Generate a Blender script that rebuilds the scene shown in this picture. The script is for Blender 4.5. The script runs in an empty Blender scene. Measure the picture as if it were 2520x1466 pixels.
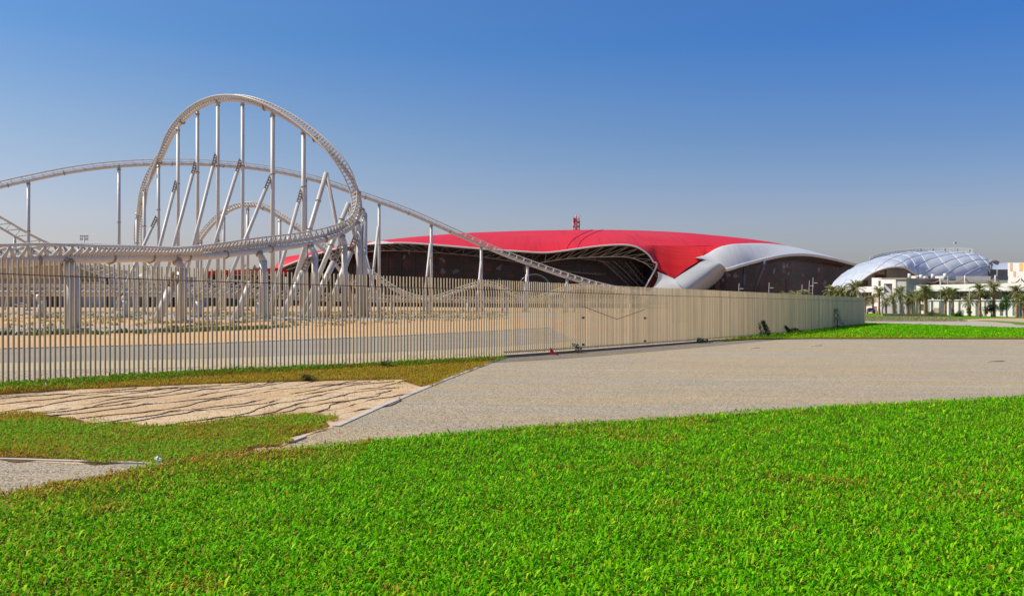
import bpy, bmesh, math, random
import numpy as np
from mathutils import Vector, Matrix
RAD = math.radians
rng = np.random.default_rng(11); random.seed(11)
scene = bpy.context.scene; C = scene.collection

# ---------------------------------------------------------------- camera, sky, sun, exposure
F, CX, HY, EYE = 2182.0, 1260.0, 745.0, 2.02      # focal length and horizon in units of a 2520 px wide view
cam = bpy.data.cameras.new('camera'); cam.sensor_fit = 'HORIZONTAL'
cam.angle = 2 * math.atan(1260 / F); cam.shift_y = (HY - 733) / 2520
cam.clip_start = 0.1; cam.clip_end = 12000
co = bpy.data.objects.new('camera', cam); C.objects.link(co)
co.location = (0, 0, EYE); co.rotation_euler = (RAD(90), 0, 0)
scene.camera = co

SUN_AZ, SUN_EL = -82.0, 50.0                      # degrees from +Y towards +X, and above the horizon
S = Vector((math.sin(RAD(SUN_AZ)) * math.cos(RAD(SUN_EL)), math.cos(RAD(SUN_AZ)) * math.cos(RAD(SUN_EL)), math.sin(RAD(SUN_EL))))
sl = bpy.data.lights.new('sun', 'SUN'); sl.energy = 5.0; sl.angle = RAD(0.53); sl.color = (1.0, 0.925, 0.77)
so = bpy.data.objects.new('sun', sl); C.objects.link(so); so.location = S * 300
so.rotation_euler = S.to_track_quat('Z', 'Y').to_euler()

W = bpy.data.worlds.new('World'); scene.world = W; W.use_nodes = True
wn, wl = W.node_tree.nodes, W.node_tree.links
bg = wn['Background']
sky = wn.new('ShaderNodeTexSky'); sky.sky_type = 'NISHITA'; sky.sun_disc = False
sky.sun_elevation = RAD(SUN_EL); sky.sun_rotation = RAD(SUN_AZ)
sky.air_density = 1.0; sky.dust_density = 1.6; sky.ozone_density = 2.5
# the dusty desert air: a tint of the sky by its height above the horizon
tc = wn.new('ShaderNodeTexCoord'); sx = wn.new('ShaderNodeSeparateXYZ'); wl.new(tc.outputs['Generated'], sx.inputs[0])
TOWARDS_SUN = [(0.0, (1.0, 0.88, 0.92)), (0.09, (0.99, 0.885, 0.943)), (0.174, (0.765, 0.825, 0.911)), (0.277, (0.421, 0.697, 0.97)), (0.5, (0.46, 0.68, 1.08)), (1.0, (0.8, 0.85, 0.95))]
AWAY = [(0.0, (0.95, 0.85, 0.93)), (0.09, (0.90, 0.84, 0.975)), (0.174, (0.52, 0.716, 1.02)), (0.277, (0.281, 0.65, 1.18)), (0.5, (0.42, 0.66, 1.15)), (1.0, (0.8, 0.85, 0.95))]
def sky_ramp(tab):
    r = wn.new('ShaderNodeValToRGB'); cr = r.color_ramp; wl.new(sx.outputs['Z'], r.inputs[0])
    while len(cr.elements) < len(tab): cr.elements.new(0.5)
    for e, (p, c) in zip(cr.elements, tab): e.position = p; e.color = (*c, 1)
    return r
ra, rb = sky_ramp(TOWARDS_SUN), sky_ramp(AWAY)
mrx = wn.new('ShaderNodeMapRange'); wl.new(sx.outputs['X'], mrx.inputs[0]); mrx.inputs[1].default_value = -0.36; mrx.inputs[2].default_value = 0.56
rp = wn.new('ShaderNodeMix'); rp.data_type = 'RGBA'; wl.new(mrx.outputs[0], rp.inputs[0]); wl.new(ra.outputs[0], rp.inputs[6]); wl.new(rb.outputs[0], rp.inputs[7])
mx = wn.new('ShaderNodeMix'); mx.data_type = 'RGBA'; mx.blend_type = 'MULTIPLY'; mx.inputs[0].default_value = 1
wl.new(sky.outputs[0], mx.inputs[6]); wl.new(rp.outputs[2], mx.inputs[7]); wl.new(mx.outputs[2], bg.inputs[0])
bg.inputs[1].default_value = 0.12
vs = scene.view_settings; vs.view_transform = 'Standard'; vs.look = 'None'; vs.exposure = 0.0; vs.gamma = 1.0; vs.use_curve_mapping = False
scene.cycles.max_bounces = 6; scene.cycles.transparent_max_bounces = 8

# ---------------------------------------------------------------- helpers
def gz(x, y): return -0.0055 * x - 0.001 * y      # the site is one very gently tilted plain
def at(px, py, Y):                                # the point seen at view position px, py at distance Y
    return Vector(((px - CX) / F * Y, Y, EYE + (HY - py) / F * Y))
def gp(px, py, dz=0.0):                           # the point of the ground seen there
    u, w = (px - CX) / F, (HY - py) / F
    t = EYE / (-w - 0.0055 * u - 0.001)
    return Vector((u * t, t, gz(u * t, t) + dz))
def foot(px, Y, dz=0.0):
    x = (px - CX) / F * Y
    return Vector((x, Y, gz(x, Y) + dz))

def tag(o, label=None, cat=None, group=None, kind=None):
    if label: o['label'] = label
    if cat: o['category'] = cat
    if group: o['group'] = group
    if kind: o['kind'] = kind
    return o
def thing(name, label, cat, loc=(0, 0, 0), rz=0.0, group=None):
    o = bpy.data.objects.new(name, None); C.objects.link(o)
    o.empty_display_size = 0.3
    o.location = loc; o.rotation_euler = (0, 0, rz)
    o.matrix_basis = Matrix.Translation(Vector(loc)) @ Matrix.Rotation(rz, 4, 'Z')
    return tag(o, label, cat, group)
def copy_tree(o, parent=None):
    c = o.copy(); C.objects.link(c)
    if parent is not None: c.parent = parent
    for ch in list(o.children): copy_tree(ch, c)
    return c
def world_of(o):
    m = o.matrix_basis.copy()
    while o.parent is not None:
        o = o.parent; m = o.matrix_basis @ m
    return m

class MB:
    """collects shapes given in world (or local) coordinates and links them as one mesh object"""
    def __init__(s): s.v = []; s.f = []; s.sm = []; s.mi = []; s.cur = 0
    def add(s, vs, fs, smooth=False):
        b = len(s.v); s.v += [tuple(p) for p in vs]
        for f in fs: s.f.append(tuple(b + i for i in f)); s.sm.append(smooth); s.mi.append(s.cur)
        return s
    def quad(s, a, b, c, d): return s.add([a, b, c, d], [(0, 1, 2, 3)])
    def box(s, c, size, M=None, taper=1.0):
        hx, hy, hz = size[0] / 2, size[1] / 2, size[2] / 2
        P = [Vector((x * (taper if z > 0 else 1), y * (taper if z > 0 else 1), z)) for z in (-hz, hz) for x, y in ((-hx, -hy), (hx, -hy), (hx, hy), (-hx, hy))]
        if M is not None: P = [M @ p for p in P]
        c = Vector(c)
        return s.add([p + c for p in P], [(3, 2, 1, 0), (4, 5, 6, 7), (0, 1, 5, 4), (1, 2, 6, 5), (2, 3, 7, 6), (3, 0, 4, 7)])
    def beam(s, a, b, w, h, up=(0, 0, 1)):
        a, b = Vector(a), Vector(b); t = (b - a).normalized(); up = Vector(up)
        if abs(t.dot(up)) > 0.97: up = Vector((1, 0, 0))
        sd = t.cross(up).normalized(); u = sd.cross(t)
        P = [q + sd * x * w / 2 + u * y * h / 2 for q in (a, b) for x, y in ((-1, -1), (1, -1), (1, 1), (-1, 1))]
        return s.add(P, [(0, 1, 2, 3), (7, 6, 5, 4), (0, 4, 5, 1), (1, 5, 6, 2), (2, 6, 7, 3), (3, 7, 4, 0)])
    def tube(s, pts, r, n=8, caps=True, smooth=True):
        P = np.array([tuple(p) for p in pts], float); m = len(P)
        rr = np.full(m, r) if np.isscalar(r) else np.array(r, float)
        T = np.gradient(P, axis=0) if m > 2 else np.repeat((P[1] - P[0])[None], 2, 0)
        T /= np.maximum(np.linalg.norm(T, axis=1, keepdims=True), 1e-9)
        ref = np.array([0, 0, 1.0]) if abs(T[0][2]) < 0.9 else np.array([1.0, 0, 0])
        N = np.zeros_like(P); nv = ref - T[0] * ref.dot(T[0]); nv /= np.linalg.norm(nv)
        for i in range(m):
            nv = nv - T[i] * nv.dot(T[i]); nv /= max(np.linalg.norm(nv), 1e-9); N[i] = nv
        B = np.cross(T, N)
        a = np.arange(n) * 2 * np.pi / n
        V = (P[:, None] + rr[:, None, None] * (np.cos(a)[None, :, None] * N[:, None] + np.sin(a)[None, :, None] * B[:, None])).reshape(-1, 3)
        fs = [(i * n + j, i * n + (j + 1) % n, (i + 1) * n + (j + 1) % n, (i + 1) * n + j) for i in range(m - 1) for j in range(n)]
        s.add(V, fs, smooth)
        if caps:
            b = len(s.v) - m * n
            s.f.append(tuple(b + j for j in reversed(range(n)))); s.sm.append(False); s.mi.append(s.cur)
            s.f.append(tuple(b + (m - 1) * n + j for j in range(n))); s.sm.append(False); s.mi.append(s.cur)
        return s
    def grid(s, G, smooth=True, flip=False):
        G = np.asarray(G, float); a, b = G.shape[:2]
        fs = []
        for i in range(a - 1):
            for j in range(b - 1):
                q = (i * b + j, i * b + j + 1, (i + 1) * b + j + 1, (i + 1) * b + j)
                fs.append(q[::-1] if flip else q)
        return s.add(G.reshape(-1, 3), fs, smooth)
    def prism(s, poly, h):
        """a closed outline of 3D points pushed along the vector h"""
        h = Vector(h); n = len(poly); P = [Vector(p) for p in poly]
        s.add(P + [p + h for p in P], [tuple(reversed(range(n))), tuple(range(n, 2 * n))] + [(i, (i + 1) % n, n + (i + 1) % n, n + i) for i in range(n)])
        return s
    def build(s, name, m, parent=None, local=False):
        me = bpy.data.meshes.new(name)
        V = s.v
        if parent is not None and not local:
            inv = world_of(parent).inverted()
            V = [tuple(inv @ Vector(p)) for p in V]
        me.from_pydata(V, [], s.f); me.update()
        ms = m if isinstance(m, (list, tuple)) else [m]
        for q in ms: me.materials.append(q)
        me.polygons.foreach_set('use_smooth', s.sm)
        if len(ms) > 1: me.polygons.foreach_set('material_index', s.mi)
        o = bpy.data.objects.new(name, me); C.objects.link(o)
        if parent is not None: o.parent = parent
        return o

def N(nt, t, **kw):
    n = nt.nodes.new(t)
    for k, v in kw.items(): setattr(n, k, v)
    return n
def mat(name, base, layers=(), rough=0.7, metal=0.0, spec=0.5, bump=(), translucent=0.0, coat=0.0):
    """base colour, then layers (scale or (sx,sy,sz), detail, lo, hi, colour, strength[, 'voronoi']) mixed over it by noise in metres"""
    m = bpy.data.materials.new(name); m.use_nodes = True; nt = m.node_tree; L = nt.links
    pb = nt.nodes['Principled BSDF']
    pb.inputs['Roughness'].default_value = rough; pb.inputs['Metallic'].default_value = metal
    pb.inputs['Specular IOR Level'].default_value = spec; pb.inputs['Coat Weight'].default_value = coat
    pb.inputs['Base Color'].default_value = (*base, 1)
    tcn = N(nt, 'ShaderNodeTexCoord')
    def tex(sc, det, kind='noise'):
        mp = N(nt, 'ShaderNodeMapping'); L.new(tcn.outputs['Object'], mp.inputs[0])
        mp.inputs['Scale'].default_value = sc if isinstance(sc, (tuple, list)) else (sc, sc, sc)
        if kind == 'voronoi':
            t = N(nt, 'ShaderNodeTexVoronoi'); t.inputs['Scale'].default_value = 1; L.new(mp.outputs[0], t.inputs['Vector'])
            g = N(nt, 'ShaderNodeSeparateColor'); L.new(t.outputs['Color'], g.inputs[0]); return g.outputs[0]
        t = N(nt, 'ShaderNodeTexNoise'); t.inputs['Scale'].default_value = 1; t.inputs['Detail'].default_value = det
        L.new(mp.outputs[0], t.inputs['Vector']); return t.outputs['Fac']
    last = None
    for ly in layers:
        f = tex(ly[0], ly[1], ly[6] if len(ly) > 6 else 'noise')
        mr = N(nt, 'ShaderNodeMapRange'); L.new(f, mr.inputs[0])
        mr.inputs[1].default_value = ly[2]; mr.inputs[2].default_value = ly[3]; mr.inputs[3].default_value = 0; mr.inputs[4].default_value = ly[5]
        mxn = N(nt, 'ShaderNodeMix', data_type='RGBA'); L.new(mr.outputs[0], mxn.inputs[0])
        if last is None: mxn.inputs[6].default_value = (*base, 1)
        else: L.new(last, mxn.inputs[6])
        mxn.inputs[7].default_value = (*ly[4], 1); last = mxn.outputs[2]
    if last is not None: L.new(last, pb.inputs['Base Color'])
    nrm = None
    for sc, st, dist in bump:
        f = tex(sc, 4); b = N(nt, 'ShaderNodeBump'); b.inputs['Strength'].default_value = st; b.inputs['Distance'].default_value = dist
        L.new(f, b.inputs['Height'])
        if nrm is not None: L.new(nrm, b.inputs['Normal'])
        nrm = b.outputs[0]
    if nrm is not None: L.new(nrm, pb.inputs['Normal'])
    if translucent:
        tr = N(nt, 'ShaderNodeBsdfTranslucent'); ms = N(nt, 'ShaderNodeMixShader'); ms.inputs[0].default_value = translucent
        if last is not None: L.new(last, tr.inputs[0])
        else: tr.inputs[0].default_value = (*base, 1)
        L.new(pb.outputs[0], ms.inputs[1]); L.new(tr.outputs[0], ms.inputs[2]); L.new(ms.outputs[0], nt.nodes['Material Output'].inputs[0])
    return m
def leaf_mat(name, fresh, dry, translucent=0.4, rough=0.5, patch=None):
    """leaves: each leaf its own shade from the list 'fresh', or 'dry' by the mesh's dry attribute"""
    m = bpy.data.materials.new(name); m.use_nodes = True; nt = m.node_tree; L = nt.links; pb = nt.nodes['Principled BSDF']
    g = N(nt, 'ShaderNodeNewGeometry'); a = N(nt, 'ShaderNodeAttribute'); a.attribute_name = 'dry'
    def ramp(cols):
        r = N(nt, 'ShaderNodeValToRGB'); e = r.color_ramp.elements
        while len(e) < len(cols): e.new(0.5)
        for i, c in enumerate(cols): e[i].position = i / max(1, len(cols) - 1); e[i].color = (*c, 1)
        L.new(g.outputs['Random Per Island'], r.inputs[0]); return r
    r1, r2 = ramp(fresh), ramp(dry)
    mxn = N(nt, 'ShaderNodeMix', data_type='RGBA'); L.new(a.outputs['Fac'], mxn.inputs[0]); L.new(r1.outputs[0], mxn.inputs[6]); L.new(r2.outputs[0], mxn.inputs[7])
    L.new(mxn.outputs[2], pb.inputs['Base Color']); pb.inputs['Roughness'].default_value = rough; pb.inputs['Specular IOR Level'].default_value = 0.04
    tr = N(nt, 'ShaderNodeBsdfTranslucent'); L.new(mxn.outputs[2], tr.inputs[0])
    ms = N(nt, 'ShaderNodeMixShader'); ms.inputs[0].default_value = translucent
    L.new(pb.outputs[0], ms.inputs[1]); L.new(tr.outputs[0], ms.inputs[2]); L.new(ms.outputs[0], nt.nodes['Material Output'].inputs[0])
    return m

def np_mesh(name, V, loops, starts, totals, m, attrs=None, parent=None, kind=None):
    me = bpy.data.meshes.new(name)
    me.vertices.add(len(V)); me.vertices.foreach_set('co', np.ascontiguousarray(V, np.float32).ravel())
    me.loops.add(len(loops)); me.loops.foreach_set('vertex_index', loops.astype(np.int32))
    me.polygons.add(len(starts)); me.polygons.foreach_set('loop_start', starts.astype(np.int32)); me.polygons.foreach_set('loop_total', totals.astype(np.int32))
    me.update(calc_edges=True)
    for k, a in (attrs or {}).items():
        at_ = me.attributes.new(k, 'FLOAT', 'POINT'); at_.data.foreach_set('value', a.astype(np.float32))
    me.materials.append(m)
    o = bpy.data.objects.new(name, me); C.objects.link(o)
    if parent is not None: o.parent = parent
    if kind: o['kind'] = kind
    return o
def blades_mesh(P, L, Wd, az, e1, e2, dry):
    """leaves rooted at P: length L, width Wd, heading az, elevation e1 for the lower half and e2 for the upper"""
    n = len(P); d = np.stack([np.cos(az), np.sin(az)], 1); sd = np.stack([-np.sin(az), np.cos(az), np.zeros(n)], 1)
    def step(e, l): return np.stack([d[:, 0] * np.cos(e) * l, d[:, 1] * np.cos(e) * l, np.sin(e) * l], 1)
    M = P + step(e1, L * 0.55); T = M + step(e2, L * 0.45)
    V = np.empty((n, 5, 3)); V[:, 0] = P - sd * (Wd * 0.25)[:, None]; V[:, 1] = P + sd * (Wd * 0.25)[:, None]
    V[:, 2] = M + sd * (Wd * 0.5)[:, None]; V[:, 3] = M - sd * (Wd * 0.5)[:, None]; V[:, 4] = T
    b = np.arange(n)[:, None] * 5
    lp = (b + np.array([0, 1, 2, 3, 3, 2, 4])[None]).ravel()
    st = (np.arange(n)[:, None] * 7 + np.array([0, 4])[None]).ravel(); tt = np.tile([4, 3], n)
    return V.reshape(-1, 3), lp, st, tt, np.repeat(dry, 5)
def inside(px, py, poly):
    r = np.zeros(len(px), bool); n = len(poly)
    for i in range(n):
        x1, y1 = poly[i][0], poly[i][1]; x2, y2 = poly[(i + 1) % n][0], poly[(i + 1) % n][1]
        c = ((y1 > py) != (y2 > py)) & (px < (x2 - x1) * (py - y1) / ((y2 - y1) or 1e-9) + x1); r ^= c
    return r
def edge_dist(px, py, line):
    d = np.full(len(px), 1e9)
    for (a, b) in zip(line[:-1], line[1:]):
        ax, ay, bx, by = a[0], a[1], b[0], b[1]; dx, dy = bx - ax, by - ay
        t = np.clip(((px - ax) * dx + (py - ay) * dy) / (dx * dx + dy * dy + 1e-12), 0, 1)
        d = np.minimum(d, np.hypot(px - ax - t * dx, py - ay - t * dy))
    return d
_gr = rng.random((256, 256))
def vnoise(x, y, s):
    x, y = x * s, y * s; xi, yi = np.floor(x).astype(int), np.floor(y).astype(int); fx, fy = x - xi, y - yi
    fx, fy = fx * fx * (3 - 2 * fx), fy * fy * (3 - 2 * fy)
    g = lambda i, j: _gr[i % 256, j % 256]
    return (g(xi, yi) * (1 - fx) + g(xi + 1, yi) * fx) * (1 - fy) + (g(xi, yi + 1) * (1 - fx) + g(xi + 1, yi + 1) * fx) * fy
def fnoise(x, y, s): return (vnoise(x, y, s) + 0.5 * vnoise(x + 31, y + 7, s * 2.1) + 0.25 * vnoise(x + 5, y + 77, s * 4.3)) / 1.75
def scatter(poly, dens, ymax_pow=None):
    """points of a ground polygon, dens(x, y) per square metre"""
    xs = [p[0] for p in poly]; ys = [p[1] for p in poly]
    x0, x1, y0, y1 = min(xs), max(xs), min(ys), max(ys)
    out = []; rows = np.linspace(y0, y1, max(2, int((y1 - y0) / 1.0) + 1))
    for a, b in zip(rows[:-1], rows[1:]):
        dm = dens(np.array([0.5 * (x0 + x1)]), np.array([0.5 * (a + b)])).max()
        n = int((x1 - x0) * (b - a) * dm)
        if n < 1: continue
        x, y = rng.uniform(x0, x1, n), rng.uniform(a, b, n); k = inside(x, y, poly)
        k &= np.abs(x) < (1260 / F) * y + 7
        out.append(np.stack([x[k], y[k]], 1))
    return np.concatenate(out) if out else np.zeros((0, 2))

def wavy(pts, amp, step, closed=True):
    """the outline with ragged edges"""
    P = [Vector((p[0], p[1])) for p in pts]; out = []
    n = len(P); m = n if closed else n - 1
    for i in range(m):
        a, b = P[i], P[(i + 1) % n]; k = max(1, int((b - a).length / step)); nrm = Vector((-(b - a).y, (b - a).x)).normalized() if (b - a).length > 0 else Vector((0, 0))
        for j in range(k): out.append(a.lerp(b, j / k) + nrm * random.uniform(-amp, amp) * (1 if j else 0.3))
    if not closed: out.append(P[-1])
    return out
def sheet(name, pts, dz, m, kind='structure'):
    me = bpy.data.meshes.new(name)
    me.from_pydata([(p[0], p[1], gz(p[0], p[1]) + dz) for p in pts], [], [tuple(range(len(pts)))]); me.update()
    if me.polygons[0].normal.z < 0: me.flip_normals()
    me.materials.append(m)
    o = bpy.data.objects.new(name, me); C.objects.link(o); o['kind'] = kind
    return o
def catmull(ctrl, n):
    """n samples of a smooth curve through ctrl (k x d)"""
    c = np.array([list(p) for p in ctrl], float); k = len(c)
    c = np.vstack([2 * c[0] - c[1], c, 2 * c[-1] - c[-2]])
    u = np.linspace(0, k - 1 - 1e-9, n); i = u.astype(int); t = (u - i)[:, None]
    p0, p1, p2, p3 = c[i], c[i + 1], c[i + 2], c[i + 3]
    return 0.5 * (2 * p1 + (p2 - p0) * t + (2 * p0 - 5 * p1 + 4 * p2 - p3) * t * t + (3 * p1 - p0 - 3 * p2 + p3) * t ** 3)
def resample(P, step):
    d = np.r_[0, np.cumsum(np.linalg.norm(np.diff(P[:, :3], axis=0), axis=1))]; n = max(2, int(d[-1] / step) + 1)
    s = np.linspace(0, d[-1], n)
    return np.stack([np.interp(s, d, P[:, j]) for j in range(P.shape[1])], 1)

# ---------------------------------------------------------------- materials
M = {}
M['sand'] = mat('desert sand', (0.50, 0.36, 0.22), [(0.04, 5, .40, .62, (0.56, 0.29, 0.12), .8), (0.3, 5, .5, .7, (0.40, 0.27, 0.16), .6), (2.5, 4, .56, .7, (0.30, 0.20, 0.12), .5), (14, 2, .55, .75, (0.62, 0.48, 0.32), .5)], 0.95, spec=.15, bump=[(6, .5, .03)])
M['bed'] = mat('bare planting bed', (0.58, 0.43, 0.26), [((.5, 1.2, 1), 5, .48, .66, (0.54, 0.34, 0.15), .85), (3, 5, .54, .68, (0.36, 0.21, 0.10), .8), (.35, 4, .5, .6, (0.47, 0.30, 0.16), .6), (1.2, 5, .58, .66, (0.60, 0.48, 0.34), .7), (25, 2, .60, .72, (0.30, 0.19, 0.10), .7)], 0.95, spec=.15, bump=[(7, .6, .03), (30, .4, .01)])
M['gravel'] = mat('grey tan gravel', (0.372, 0.315, 0.218), [((.07, .5, 1), 5, .47, .55, (0.42, 0.315, 0.165), .9), ((.16, 1.4, 1), 5, .52, .60, (0.312, 0.285, 0.222), .85), ((.05, .9, 1), 4, .60, .66, (0.455, 0.39, 0.27), .8), ((.5, 3, 1), 4, .60, .68, (0.27, 0.22, 0.165), .6), (1.3, 5, .54, .72, (0.32, 0.245, 0.165), .5), (46, 0, .66, .70, (0.16, 0.125, 0.09), .75, 'voronoi'), (60, 0, .76, .80, (0.58, 0.50, 0.40), .7, 'voronoi'), (24, 0, .93, .94, (0.16, 0.12, 0.085), .6, 'voronoi')], 0.95, spec=.15, bump=[(55, .6, .012), (14, .25, .015)])
M['asphalt'] = mat('dusty service road', (0.255, 0.215, 0.17), [(0.3, 4, .4, .7, (0.33, 0.265, 0.195), .8), (20, 2, .55, .7, (0.12, 0.11, .10), .5)], 0.95, bump=[(25, .4, .01)])
M['dust'] = mat('pale dusty verge', (0.45, 0.35, 0.21), [(0.8, 5, .5, .65, (0.38, 0.29, 0.19), .6), (6, 4, .62, .72, (0.22, 0.15, .10), .6)], 0.95, bump=[(9, .5, .03)])
M['rubble'] = mat('stony verge', (0.36, 0.29, 0.22), [(5, 4, .5, .62, (0.14, 0.10, 0.07), .8), (14, 0, .7, .75, (0.5, 0.42, 0.32), .8, 'voronoi')], 0.95, bump=[(9, 1, .06)])
M['track_path'] = mat('grey compacted path', (0.40, 0.33, 0.275), [(.4, 5, .5, .7, (0.46, 0.38, 0.30), .7), (8, 3, .6, .7, (0.28, .24, .2), .5)], 0.95)
M['orange'] = mat('orange desert soil', (0.58, 0.31, 0.115), [((.25, .7, 1), 5, .44, .62, (0.56, 0.40, 0.215), .85), (2.5, 4, .58, .7, (0.30, 0.15, 0.07), .7), (9, 3, .6, .7, (0.66, .42, .22), .6)], 0.95, bump=[(5, .7, .05)])
M['weed_soil'] = mat('brown weedy soil', (0.16, 0.085, 0.035), [(1.5, 4, .4, .65, (0.11, 0.09, 0.025), .8), (12, 3, .55, .7, (0.26, 0.16, 0.08), .6)], 1.0, spec=.05)
M['soil'] = mat('dark lawn soil', (0.035, 0.040, 0.008), [(12, 3, .5, .6, (0.09, 0.06, 0.02), .7)], 1.0, spec=.05)
M['turf'] = mat('fine distant turf', (0.10, 0.23, 0.008), [(.25, 4, .45, .65, (0.16, 0.25, 0.010), .8), (5, 4, .5, .65, (0.06, 0.16, 0.006), .8), (.8, 4, .6, .72, (0.17, 0.18, 0.03), .6)], 0.9, spec=.15, bump=[(12, .8, .08)])
M['kerb'] = mat('weathered concrete edging', (0.50, 0.44, 0.37), [(3, 4, .5, .7, (0.36, .30, .24), .7), (25, 2, .6, .7, (0.3, .26, .22), .5)], 0.9, bump=[(30, .3, .01)])
M['kerb_dark'] = mat('grimy fence footing', (0.22, 0.19, 0.16), [(2, 4, .5, .7, (0.32, .27, .22), .7)], 0.9)
M['slat'] = mat('taupe painted fence steel', (0.57, 0.455, 0.285), [((.6, .6, .4), 3, .45, .6, (0.63, .495, .295), .6), ((3, 3, .3), 3, .55, .7, (0.47, .365, .225), .6)], 0.55, spec=.35)
def per_piece(m, lo, hi):
    nt = m.node_tree; L = nt.links; pb = nt.nodes['Principled BSDF']; src = pb.inputs['Base Color'].links[0].from_socket
    g = N(nt, 'ShaderNodeNewGeometry'); mr = N(nt, 'ShaderNodeMapRange'); L.new(g.outputs['Random Per Island'], mr.inputs[0]); mr.inputs[3].default_value = lo; mr.inputs[4].default_value = hi
    vm = N(nt, 'ShaderNodeVectorMath', operation='SCALE'); L.new(src, vm.inputs[0]); L.new(mr.outputs[0], vm.inputs['Scale']); L.new(vm.outputs[0], pb.inputs['Base Color'])
per_piece(M['slat'], 0.80, 1.12)
M['rail'] = mat('bronze painted fence rail', (0.13, 0.10, 0.07), [(4, 3, .4, .7, (0.18, .14, .1), .6)], 0.5)
M['white_steel'] = mat('off white track paint', (0.60, 0.565, 0.51), [((.3, .3, .12), 4, .45, .62, (0.57, .525, .465), .8), ((1.5, 1.5, .25), 4, .58, .72, (0.37, .31, .25), .5)], 0.42, spec=.45)
M['flange'] = mat('rust stained joint flange', (0.36, 0.27, 0.19), [(3, 4, .4, .7, (0.22, .16, .11), .7)], 0.6)
M['red_roof'] = mat('red roof cladding', (0.66, 0.008, 0.010), [((.008, .012, .02), 2, .46, .60, (0.64, 0.050, 0.050), .6), ((.012, .9, .012), 2, .5, .6, (0.56, .008, .011), .5), ((.5, .02, .02), 1, .60, .63, (0.46, .008, .011), .5), ((.02, .03, .05), 4, .42, .62, (0.60, .010, .013), .5)], 0.5, spec=.3)  # the broad pale pink layer paints a sun sheen into the red
M['silver'] = mat('silver white cladding', (0.64, 0.64, 0.62), [((.03, .03, .1), 4, .4, .65, (0.57, .57, .56), .7), ((.5, .03, .03), 2, .56, .62, (0.54, .54, .53), .5)], 0.4, spec=.5)
M['silver_foot'] = mat('grey silver foot cladding', (0.36, 0.375, 0.39), [((.03, .03, .1), 4, .4, .65, (0.31, .325, .34), .7)], 0.45, spec=.4)
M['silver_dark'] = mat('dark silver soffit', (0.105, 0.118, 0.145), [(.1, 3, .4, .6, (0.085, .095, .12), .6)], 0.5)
M['rim'] = mat('pale roof rim', (0.62, 0.64, 0.65), (), 0.4)
M['truss'] = mat('cream space frame steel', (0.46, 0.40, 0.31), [(.3, 3, .4, .6, (0.36, .31, .24), .6)], 0.5)
M['truss_dim'] = mat('dull grey space frame steel', (0.22, 0.20, 0.18), (), 0.6)
M['dark_glass'] = mat('dark maroon glass wall', (0.022, 0.008, 0.013), [((.16, .16, .30), 0, .5, .52, (0.040, .012, .018), 1, 'voronoi'), ((.3, .3, .24), 0, .80, .805, (0.10, .016, .022), .8, 'voronoi'), ((.4, .4, .34), 0, .955, .96, (0.22, .20, .22), .8, 'voronoi')], 0.22, spec=.4)
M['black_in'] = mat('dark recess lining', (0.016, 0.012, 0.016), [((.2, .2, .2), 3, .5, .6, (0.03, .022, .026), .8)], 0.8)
M['mullion'] = mat('dark glazing bar', (0.07, 0.05, 0.055), (), 0.5)
M['etfe'] = mat('inflated foil cushion', (0.55, 0.575, 0.61), [(.05, 3, .4, .65, (0.49, .515, .55), .7)], 0.25, spec=.6)
M['seam'] = mat('bright cushion frame', (0.54, 0.56, 0.60), (), 0.4)
M['white_wall'] = mat('white painted wall', (0.74, 0.71, 0.67), [((.4, .4, .15), 4, .5, .7, (0.66, .62, .57), .6)], 0.7)
M['grey_wall'] = mat('grey wall and painted shade', (0.40, 0.40, 0.41), [(.3, 4, .45, .65, (0.34, .34, .35), .7)], 0.8)
M['arch_grey'] = mat('weathered grey hall wall', (0.26, 0.30, 0.39), [((.3, .3, .08), 4, .45, .65, (0.20, .23, .30), .8)], 0.8)
M['win'] = mat('grey blue window glass', (0.10, 0.115, 0.13), [((.5, .5, .4), 0, .6, .62, (0.16, .18, .20), .8, 'voronoi')], 0.12, spec=.5)
M['dark'] = mat('deep shaded interior', (0.045, 0.043, 0.045), [(.5, 3, .5, .6, (0.075, .07, .07), .7)], 0.8)
M['tan_sail'] = mat('sandy shade sail', (0.52, 0.42, 0.32), [(.5, 3, .4, .6, (0.44, .34, .25), .6)], 0.8, translucent=.25)
M['yellow'] = mat('yellow panel', (0.66, 0.46, 0.16), (), 0.6)
M['tan_panel'] = mat('tan panel', (0.58, 0.40, 0.24), (), 0.6)
M['beige_wall'] = mat('beige hall cladding', (0.50, 0.37, 0.20), [((1.2, 1.2, .02), 2, .5, .55, (0.44, .33, .18), .7)], 0.7)
M['grey_clad'] = mat('grey hall cladding', (0.27, 0.26, 0.27), [((1.5, 1.5, .02), 2, .5, .55, (0.23, .22, .23), .7)], 0.7)
M['tent'] = mat('white tent fabric', (0.72, 0.70, 0.67), [(.4, 3, .4, .6, (0.66, .63, .6), .6)], 0.7, translucent=.15)
M['blue_clad'] = mat('pale blue cladding', (0.46, 0.52, 0.60), [((1.2, 1.2, .02), 2, .5, .55, (0.40, .46, .54), .7)], 0.6)
M['trunk'] = mat('fibrous palm trunk', (0.42, 0.265, 0.15), [((2, 2, 6), 4, .45, .62, (0.15, .095, .055), .9), ((6, 6, 9), 2, .55, .7, (0.36, .25, .16), .6)], 0.95, bump=[((5, 5, 9), .8, .08)])
M['bark'] = mat('grey brown bark', (0.20, 0.15, 0.11), [(6, 3, .45, .6, (0.11, .08, .06), .8)], 0.95)
M['lamp_metal'] = mat('grey lamp metal', (0.50, 0.50, 0.49), (), 0.45)
M['hose'] = mat('black drip hose', (0.055, 0.045, 0.042), [(6, 3, .5, .7, (0.13, .10, .075), .7)], 0.75)
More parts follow.
